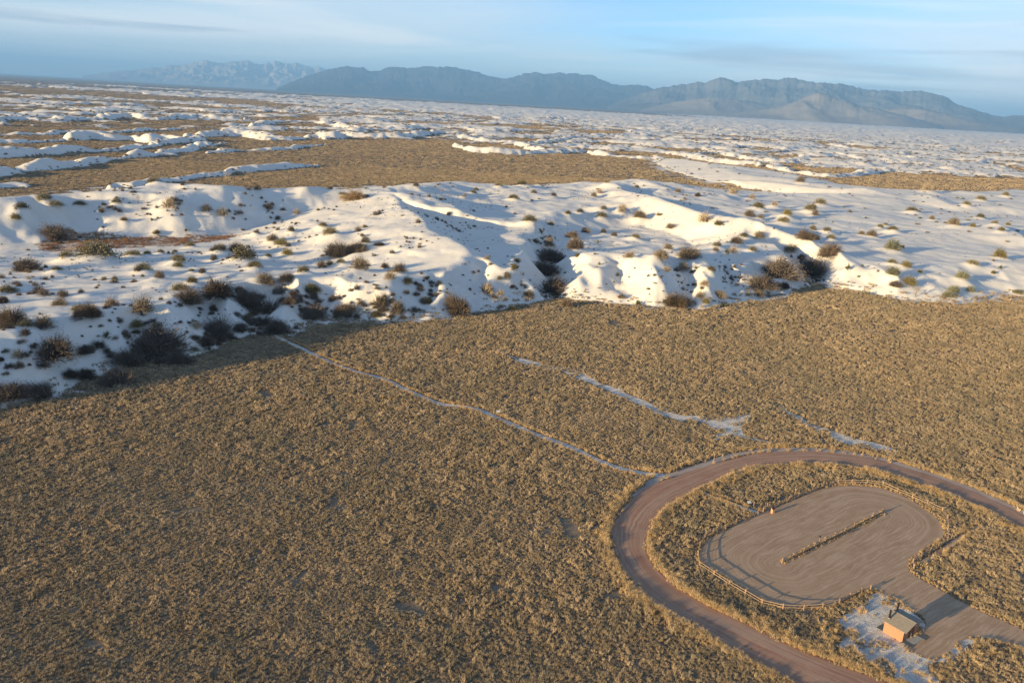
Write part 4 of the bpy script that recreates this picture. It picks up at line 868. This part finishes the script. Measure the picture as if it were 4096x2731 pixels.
# scrub dots on the farther arms: nobody could count them
def far_scrub():
    c = bpy.data.collections.new("scrub_prototypes")
    for i in range(2):
        c.objects.link(bpy.data.objects.new(f"s{i}", foliage_mesh("scrub", SM['g'] if i else SM['d'], 900 + i, 90, .6, .03, .09, 3)))
    c.objects.link(bpy.data.objects.new("s2", foliage_mesh("scrub", SM['m'], 905, 90, .4, .03, .10, 3)))
    g = GT.copy(); [setattr(n.inputs['Collection'], 'default_value', c) for n in g.nodes if n.bl_idname == 'GeometryNodeCollectionInfo']
    P, S = [], []
    for r0, r1, sp, s0 in ((620, 1000, 5.0, 1.9), (1000, 2000, 8.0, 2.9), (2000, 4500, 17.0, 4.6)):
        X, Y = jgrid(r0, r1, sp, 38); H, Sd = terrain(X, Y, False); n = fbm(X / 60, Y / 60, 83, 3)
        rim = (H > .3) & (H < 3.5); k = (Sd > .1) & (((RNG.uniform(0, 1, len(X)) < (.45 + .6 * n)) & rim) | ((RNG.uniform(0, 1, len(X)) < .12 + .3 * n) & (H >= 3.5)))
        k &= ~(inside(X, Y, MAIN) & (RNG.uniform(0, 1, len(X)) < .75))
        P.append(np.stack([X, Y, H], 1)[k]); S.append(s0 * RNG.uniform(.5, 1.5, k.sum()))
    P = np.vstack(P); S = np.concatenate(S); o = scatter("distant_scrub", P, RNG.integers(0, 3, len(P)), S, S * .9, "dark scrub speckling the farther dune arms", "scrub", SM['g']); o.modifiers[0].node_group = g
    # small weeds on the near dune, too many and too small to pick out
    X, Y = jgrid(200, 760, 3.0); H, Sd = terrain(X, Y); n = fbm(X / 26, Y / 26, 87, 3); k = inside(X, Y, MAIN) & (H > .2) & (RNG.uniform(0, 1, len(X)) < np.clip(.03 + .5 * n * (1 - .8 * ss(180, 240, X)), 0, .4)); P = np.stack([X, Y, H], 1)[k]; S = RNG.uniform(.3, .95, len(P))
    o = scatter("dune_weeds", P, RNG.integers(0, 3, len(P)), S, S, "tiny dry weeds dotted over the near dune sand", "weeds", SM['m']); o.modifiers[0].node_group = g
    # tangled brush massed on the dune fronts and in the gullies
    c2 = bpy.data.collections.new("brush_prototypes")
    for i, (kk_, n_, fl_) in enumerate((('d', 420, .75), ('d', 420, .9), ('b', 380, .8), ('g', 340, .7), ('p', 260, .6), ('m', 300, .45))):
        c2.objects.link(bpy.data.objects.new(f"b{i}", foliage_mesh("brush", SM[kk_], 950 + i, n_, fl_, .016, .034, 5)))
    g2 = GT.copy(); [setattr(n.inputs['Collection'], 'default_value', c2) for n in g2.nodes if n.bl_idname == 'GeometryNodeCollectionInfo']
    X, Y = jgrid(180, 560, 2.6); X, Y = X[inside(X, Y, MAIN)], Y[inside(X, Y, MAIN)]; H, Sd = terrain(X, Y); df = pdist(X, Y, FRONT)[0]; n = fbm(X / 17, Y / 17, 97, 3)
    gd = np.min([pdist(X, Y, P)[0] for P, _, _ in GULLY], axis=0)
    left = ss(10, -70, X); pr = .75 * ss(.05, .45, n + .35 * left - .12) * ss(34, 4, df) * (.75 + .25 * left) + .7 * ss(11, 1, gd) * ss(-.4, .2, n) + .17 * ss(.1, .45, n) * (1 - .8 * ss(150, 210, X))
    k = RNG.uniform(0, 1, len(X)) < pr; X, Y, H, left, gd = X[k], Y[k], H[k], left[k], gd[k]; S = np.exp(RNG.normal(0, .45, len(X))) * (.7 + .85 * left + .5 * ss(8, 2, gd)); dk = RNG.uniform(0, 1, len(X)) < .25 + .6 * np.maximum(left, ss(9, 3, gd))
    var = np.where(dk, RNG.integers(0, 3, len(X)), RNG.integers(2, 6, len(X)))
    o = scatter("slope_brush", np.stack([X, Y, H - .1 * S], 1), var, S, S * RNG.uniform(.8, 1.3, len(S)), "tangled grey-brown brush massed on the dune fronts and gullies", "brush", SM['d']); o.modifiers[0].node_group = g2
far_scrub()

# ------------------------------------------------------------------ fences
WOOD = simple_mat("weathered_fence_wood", (.31, .20, .125), (.42, .285, .185), 5, .85, .4, .15, 0, (1, 1, .2))
WOOD2 = simple_mat("fence_rail_wood", (.34, .235, .155), (.46, .335, .225), 5, .85, .4, .15, 0, (.2, 1, 1))
def fence(P, label, group, ph=1.25):
    root = empty("rail_fence", (*P[0], 0)); ox, oy = P[0]
    pm = MB().box((0, 0, ph / 2 - .1), (.22, .22, ph + .2), taper=.94, bev=.03); me = None
    for i, (x, y) in enumerate(P):
        if me is None: o = pm.build("post", WOOD, root); me = o.data
        else: o = link(bpy.data.objects.new("post", me), root)
        o.location = (x - ox, y - oy, rs.uniform(-.04, .03)); o.rotation_euler = (rs.uniform(-.03, .03), rs.uniform(-.03, .03), rs.uniform(-.3, .3))
    rail = None
    for (x0, y0), (x1, y1) in zip(P[:-1], P[1:]):
        d = math.hypot(x1 - x0, y1 - y0)
        for z in (.48, .98):
            if rail is None:
                mb = MB(); mb.tube((-.5, 0, 0), (-.47, 0, 0), .045, .066, 8); mb.tube((-.47, 0, 0), (.47, 0, 0), .066, .06, 8, False); mb.tube((.47, 0, 0), (.5, 0, 0), .06, .042, 8); o = mb.build("rail", WOOD2, root, True); rail = o.data
            else: o = link(bpy.data.objects.new("rail", rail), root)
            z0, z1 = z + rs.uniform(-.04, .04), z + rs.uniform(-.04, .04)
            o.location = ((x0 + x1) / 2 - ox, (y0 + y1) / 2 - oy, (z0 + z1) / 2); o.scale = (d - .06, 1, 1); o.rotation_euler = (0, -math.atan2(z1 - z0, d), math.atan2(y1 - y0, x1 - x0))
    return tag(root, label, "fence", group)
FG = "two-rail wooden fences round the parking lot"
F_W = pts(ZR, [(1500, 872), (1450, 886), (1387, 915), (1328, 946), (1236, 972), (1131, 980), (1016, 976), (901, 950), (808, 896), (720, 845), (635, 790), (554, 736)]) + pts(ZP, [(268, 1010), (290, 895), (350, 805), (450, 740), (586, 697), (720, 630), (852, 578), (975, 520)])
F_N = pts(ZP, [(1035, 488), (1105, 460), (1222, 412), (1340, 362), (1450, 317), (1565, 272), (1672, 232), (1778, 195)]) + pts(ZQ, [(165, 160), (325, 158), (505, 160), (692, 185), (860, 262), (1035, 332), (1210, 405), (1390, 492), (1450, 580), (1456, 700), (1450, 840), (1347, 905), (1250, 968), (1143, 1030), (1042, 1095), (1052, 1160)])
F_C = pts(ZP, [(1258, 1092), (1385, 1035), (1513, 973), (1642, 910)]) + pts(ZQ, [(10, 848), (128, 790), (242, 732), (355, 672), (465, 617), (572, 560), (679, 505)])
fence(F_W, "two-rail wooden fence curving round the lot's left end from toilet to path", FG)
fence(F_N, "two-rail wooden fence round the lot's far and right side, past the brown sign", FG)
fence(F_C, "straight two-rail fence on the grassy median in mid-lot", FG)

# ------------------------------------------------------------------ signs and posts
DARK = simple_mat("dark_brown_paint", (.045, .028, .02), (.065, .042, .03), 3, .6)
PALEP = simple_mat("pale_panel", (.55, .56, .56), (.68, .69, .69), 4, .4)
STEEL = simple_mat("galvanised_steel", (.35, .36, .37), (.45, .46, .47), 8, .4, 0, 0, .6)
BLACK = simple_mat("black_pipe", (.012, .012, .013), (.022, .022, .023), 6, .45)
WHITE = simple_mat("white_paint", (.72, .71, .68), (.80, .79, .76), 6, .5)
LETTER = simple_mat("cream_letters", (.60, .55, .42), (.68, .62, .48), 6, .6)
def at3(p): return (p[0], p[1], float(terrain(np.array([p[0]]), np.array([p[1]]))[0][0]))
def post_thing(name, p, h, label, cat, w=.12, mat=None, cap=None, group=None):
    r = empty(name, at3(p), rs.uniform(-.2, .2)); MB().box((0, 0, h / 2 - .15), (w, w, h + .3), taper=.95, bev=.02).build("post", mat or WOOD, r)
    if cap: MB().box((0, -w / 2 - .012, h - .22), (w * .9, .02, .3)).build("marker_plate", cap, r)
    return tag(r, label, cat, group)
# trailhead board on two posts
b0 = ZP(1086, 428); b1 = ZP(1130, 412); rt = empty("trailhead_sign", at3(b0), math.atan2(b1[1] - b0[1], b1[0] - b0[0])); wd = math.hypot(b1[0] - b0[0], b1[1] - b0[1])
for x in (0, wd): MB().box((x, 0, .9), (.13, .13, 2.2), bev=.02).build("post", WOOD, rt)
pn = MB().box((wd / 2 + .12, -.10, 1.62), (wd + .75, .06, .85), bev=.0).build("sign_panel", DARK, rt)
for j in range(4): MB().box((wd / 2 + .12, -.137, 1.88 - j * .17), (wd * (.8, .95, .6, .85)[j], .012, .05)).build("routed_line", LETTER, pn)
tag(rt, "dark brown trailhead board on two wooden posts at the lot fence", "sign")
# sloped-top fee box standing by the fence
p = ZP(1146, 505); r = empty("fee_pillar", at3(p), .45)
TAN = simple_mat("tan_painted_masonry", (.43, .25, .15), (.52, .32, .20), 5, .85, .3)
mesh_obj("body", [(-.32, -.3, -.1), (.32, -.3, -.1), (.32, .3, -.1), (-.32, .3, -.1), (-.30, -.28, 1.05), (.30, -.28, 1.05), (.30, .28, 1.32), (-.30, .28, 1.32)], [(3, 2, 1, 0), (0, 1, 5, 4), (1, 2, 6, 5), (2, 3, 7, 6), (3, 0, 4, 7), (4, 5, 6, 7)], TAN, r)
MB().box((0, 0, 1.225), (.70, .68, .05), rot=Matrix.Rotation(math.atan2(.27, .56), 3, 'X')).build("lid", DARK, r)
MB().box((0, -.312, .86), (.3, .02, .07)).build("slot", BLACK, r)
tag(r, "tan pillar with sloping dark lid at the lot edge below the brown board", "pillar")
def panel(p, label, h=.8, w=.9, rz=.3):
    r = empty("interpretive_panel", at3(p), rz)
    for x in (-.25, .25): MB().box((x, 0, h / 2 - .1), (.07, .07, h + .1), bev=.01).build("leg", STEEL, r)
    q = MB().box((0, -.02, h + .06), (w, .6, .04), rot=Matrix.Rotation(math.radians(32), 3, 'X')).build("panel", PALEP, r)
    MB().box((0, -.045, h + .078), (w * .9, .5, .012), rot=Matrix.Rotation(math.radians(32), 3, 'X')).build("printed_face", simple_mat("printed_sheet", (.42, .47, .50), (.62, .63, .60), 4, .4), q)
    return tag(r, label, "sign")
panel(ZP(868, 415), "low tilted pale panel beside the short path near the lot fence")
panel(ZT(1374, 632), "small white tilted panel beside the long footpath in the grass", .9, 1.1, .1)
post_thing("wooden_post", ZP(924, 428), 1.3, "short wooden post between the pale panel and the brown board", "post", .16)
post_thing("trail_marker", ZP(1407, 296), 1.9, "tall marker post with white top behind the lot's far fence", "post", .11, None, WHITE)
post_thing("trail_marker", ZX(262, 1166), 2.0, "tall orange-tan marker post beside the loop road's far bend", "post", .12, None, WHITE)
post_thing("trail_marker", ZT(1718, 782), 1.5, "slim wooden marker post beside the lower footpath", "post", .10)
post_thing("trail_marker", Z2(2077, 1003), 2.2, "pale marker post at the foot of the sunlit dune block", "post", .22)
x, y, z = hit([450 + 24], [650 + 862 / 1.4936]); post_thing("trail_marker", (float(x[0]), float(y[0])), 1.9, "dark marker post alone on the left dune top", "post", .18, DARK)
x, y, z = hit([1610 / 1.4936], [650 + 1032 / 1.4936]); post_thing("trail_marker", (float(x[0]), float(y[0])), 1.4, "dark marker post where the footpath enters the dunes", "post", .16, DARK)
# accessible-parking style sign on a post in the median
p = ZP(1688, 888); r = empty("median_sign", at3(p), 1.15)
MB().box((0, 0, .85), (.1, .1, 2.0), bev=.015).build("post", WOOD, r); bx = MB().box((0, -.08, 1.98), (.62, .1, .42)).build("sign_box", DARK, r); MB().box((0, .02, 2.22), (.66, .34, .03), rot=Matrix.Rotation(.3, 3, 'X')).build("hood", BLACK, r); MB().box((.02, -.14, 2.0), (.22, .012, .2)).build("white_symbol", WHITE, bx)
tag(r, "dark hooded sign box on a wooden post along the median fence", "sign")

# ------------------------------------------------------------------ vault toilet
def toilet():
    Bc = Vector((*ZB(915, 700), 0)); ua = math.radians(-36.5); u = Vector((math.sin(ua), math.cos(ua), 0))
    # local frame: x along the door front (to the right), y along the sunlit wall (away)
    rz = -ua                                    # local +y -> u ; local +x -> 90 deg clockwise
    r = empty("vault_toilet", Bc, rz)
    Wd, Ln, Hw, rise, ov, th = 5.2, 3.5, 2.35, .78, .38, .14
    WALL = simple_mat("terracotta_stucco", (.40, .190, .115), (.46, .225, .14), 3, .9, .3)
    ROOF = simple_mat("ribbed_roof_metal", (.27, .235, .19), (.33, .29, .235), 2, .55, 0)
    SHADE = simple_mat("brown_door_paint", (.07, .045, .03), (.10, .065, .045), 3, .55)
    CONC = simple_mat("concrete_slab", (.34, .32, .29), (.44, .42, .38), 2, .9, .3)
    DARKS = simple_mat("dark_rubber_slab", (.10, .105, .10), (.14, .145, .14), 3, .85, .2)
    def w(name, c, d, m=WALL, parent=r, **k): return MB().box(c, d, **k).build(name, m, parent)
    w("wall", (th / 2, Ln / 2, Hw / 2), (th, Ln, Hw)); w("wall", (Wd - th / 2, Ln / 2, Hw / 2), (th, Ln, Hw)); w("wall", (Wd / 2, Ln - th / 2, Hw / 2), (Wd - 2 * th - .006, th, Hw))
    # front: two wall fields either side of a recessed porch
    w("wall", (.95, th / 2 + .003, Hw / 2), (1.62, th, Hw)); w("wall", (4.30, th / 2 + .003, Hw / 2), (1.50, th, Hw)); rec = w("wall", (2.65, 1.25, Hw / 2), (1.78, .12, Hw)); w("wall", (1.70, .62, Hw / 2), (.12, 1.12, Hw)); w("wall", (3.60, .62, Hw / 2), (.12, 1.12, Hw))
    w("privacy_screen", (2.65, .45, .95), (.14, .86, 1.9))
    for x in (2.15, 3.15):
        d = w("door", (x, 1.16, 1.05), (.82, .05, 2.06), SHADE); MB().tube((x + .32, 1.13, 1.0), (x + .32, 1.06, 1.0), .03, .03, 8).build("handle", STEEL, d)
        w("door_sign", (x + .55 - .55, 1.125, 1.62), (.18, .012, .18), WHITE)
    # round white plate on the front
    MB().tube((3.95, -.004, 1.95), (3.95, -.02, 1.95), .13, .13, 16).build("round_plate", WHITE, r)
    # gable triangles
    for yy, nm in ((th / 2, "gable"), (Ln - th / 2, "gable")):
        mesh_obj(nm, [(0.01, yy - th / 2 + .004, Hw), (Wd - .01, yy - th / 2 + .004, Hw), (Wd / 2, yy - th / 2 + .004, Hw + rise - .05), (0.01, yy + th / 2 - .004, Hw), (Wd - .01, yy + th / 2 - .004, Hw), (Wd / 2, yy + th / 2 - .004, Hw + rise - .05)], [(0, 1, 2), (5, 4, 3), (0, 3, 4, 1), (1, 4, 5, 2), (2, 5, 3, 0)], WALL, r)
    # roof: two ribbed slopes
    for sgn in (-1, 1):
        half = Wd / 2 + ov; ang = math.atan2(rise, Wd / 2); ln = half / math.cos(ang); y0, y1 = -.55, Ln + .35
        ex = Wd / 2 + sgn * half; cz = Hw + rise - math.tan(ang) * half
        def q(s, y, t): # s 0 at ridge, 1 at the eave, t thickness above
            return (Wd / 2 + sgn * half * s + sgn * math.sin(ang) * t, y, Hw + rise - math.tan(ang) * half * s + .03 + math.cos(ang) * t)
        sl = mesh_obj("roof_slope", [q(0, y0, 0), q(1, y0, 0), q(1, y1, 0), q(0, y1, 0), q(0, y0, .07), q(1, y0, .07), q(1, y1, .07), q(0, y1, .07)], [(0, 1, 2, 3), (7, 6, 5, 4), (0, 4, 5, 1), (1, 5, 6, 2), (2, 6, 7, 3), (3, 7, 4, 0)], ROOF, r); fl = flip_closed(sl)
        nr = 20
        for k in range(nr):                     # battens running from ridge to eave, each a piece of its own
            yy = y0 + .07 + (y1 - y0 - .14) * k / (nr - 1)
            ro = mesh_obj("roof_rib", [q(.012, yy - .035, .068), q(1.004, yy - .035, .068), q(1.004, yy + .035, .068), q(.012, yy + .035, .068), q(.012, yy - .02, .115), q(1.004, yy - .02, .115), q(1.004, yy + .02, .115), q(.012, yy + .02, .115)], [(0, 1, 2, 3), (7, 6, 5, 4), (0, 4, 5, 1), (1, 5, 6, 2), (2, 6, 7, 3), (3, 7, 4, 0)], ROOF, sl); flip_closed(ro)
    MB().box((Wd / 2, (y0 + y1) / 2, Hw + rise + .135), (.26, y1 - y0 + .02, .05)).build("ridge_cap", ROOF, r)
    for x, y, zb in ((.55, Ln - .35, Hw + .2), (3.35, Ln - .15, Hw + .5)):
        pp = MB().tube((x, y, zb), (x, y, zb + 1.75), .155, .155, 16).build("vent_pipe", BLACK, r, False); MB().tube((x, y, zb + 1.70), (x, y, zb + 1.80), .185, .185, 16).build("pipe_collar", BLACK, pp); MB().tube((x, y, zb + .15), (x, y, zb + .3), .24, .17, 16).build("flashing", ROOF, pp)
    for y in (.95, 2.35):
        g = MB().box((-.02, y, Hw - .28), (.05, .95, .2)).build("wall_vent", simple_mat("vent_frame", (.30, .18, .11), (.36, .22, .14), 5), r)
        for k in range(3): MB().box((-.052, y, Hw - .34 + k * .06), (.02, .88, .022), rot=Matrix.Rotation(.5, 3, 'Y')).build("louvre", DARK, g)
    w("concrete_apron", (2.65, -.75, .075), (5.3, 1.5, .11), CONC)
    w("rubber_slab", (.55, -.85, .085), (1.15, 1.75, .11), DARKS); w("rubber_slab", (4.75, -.95, .085), (1.3, 1.9, .11), DARKS); w("vault_cover", (.9, Ln + .62, .10), (1.9, 1.1, .14), DARKS)
    w("bench_post", (2.65, -.05, .5), (.12, .12, 1.0), STEEL)
    tag(r, "terracotta vault toilet with ribbed tan roof and two black vent pipes", "building")
def flip_closed(o):
    bm = bmesh.new(); bm.from_mesh(o.data); bmesh.ops.recalc_face_normals(bm, faces=bm.faces); bm.to_mesh(o.data); bm.free(); return o
toilet()
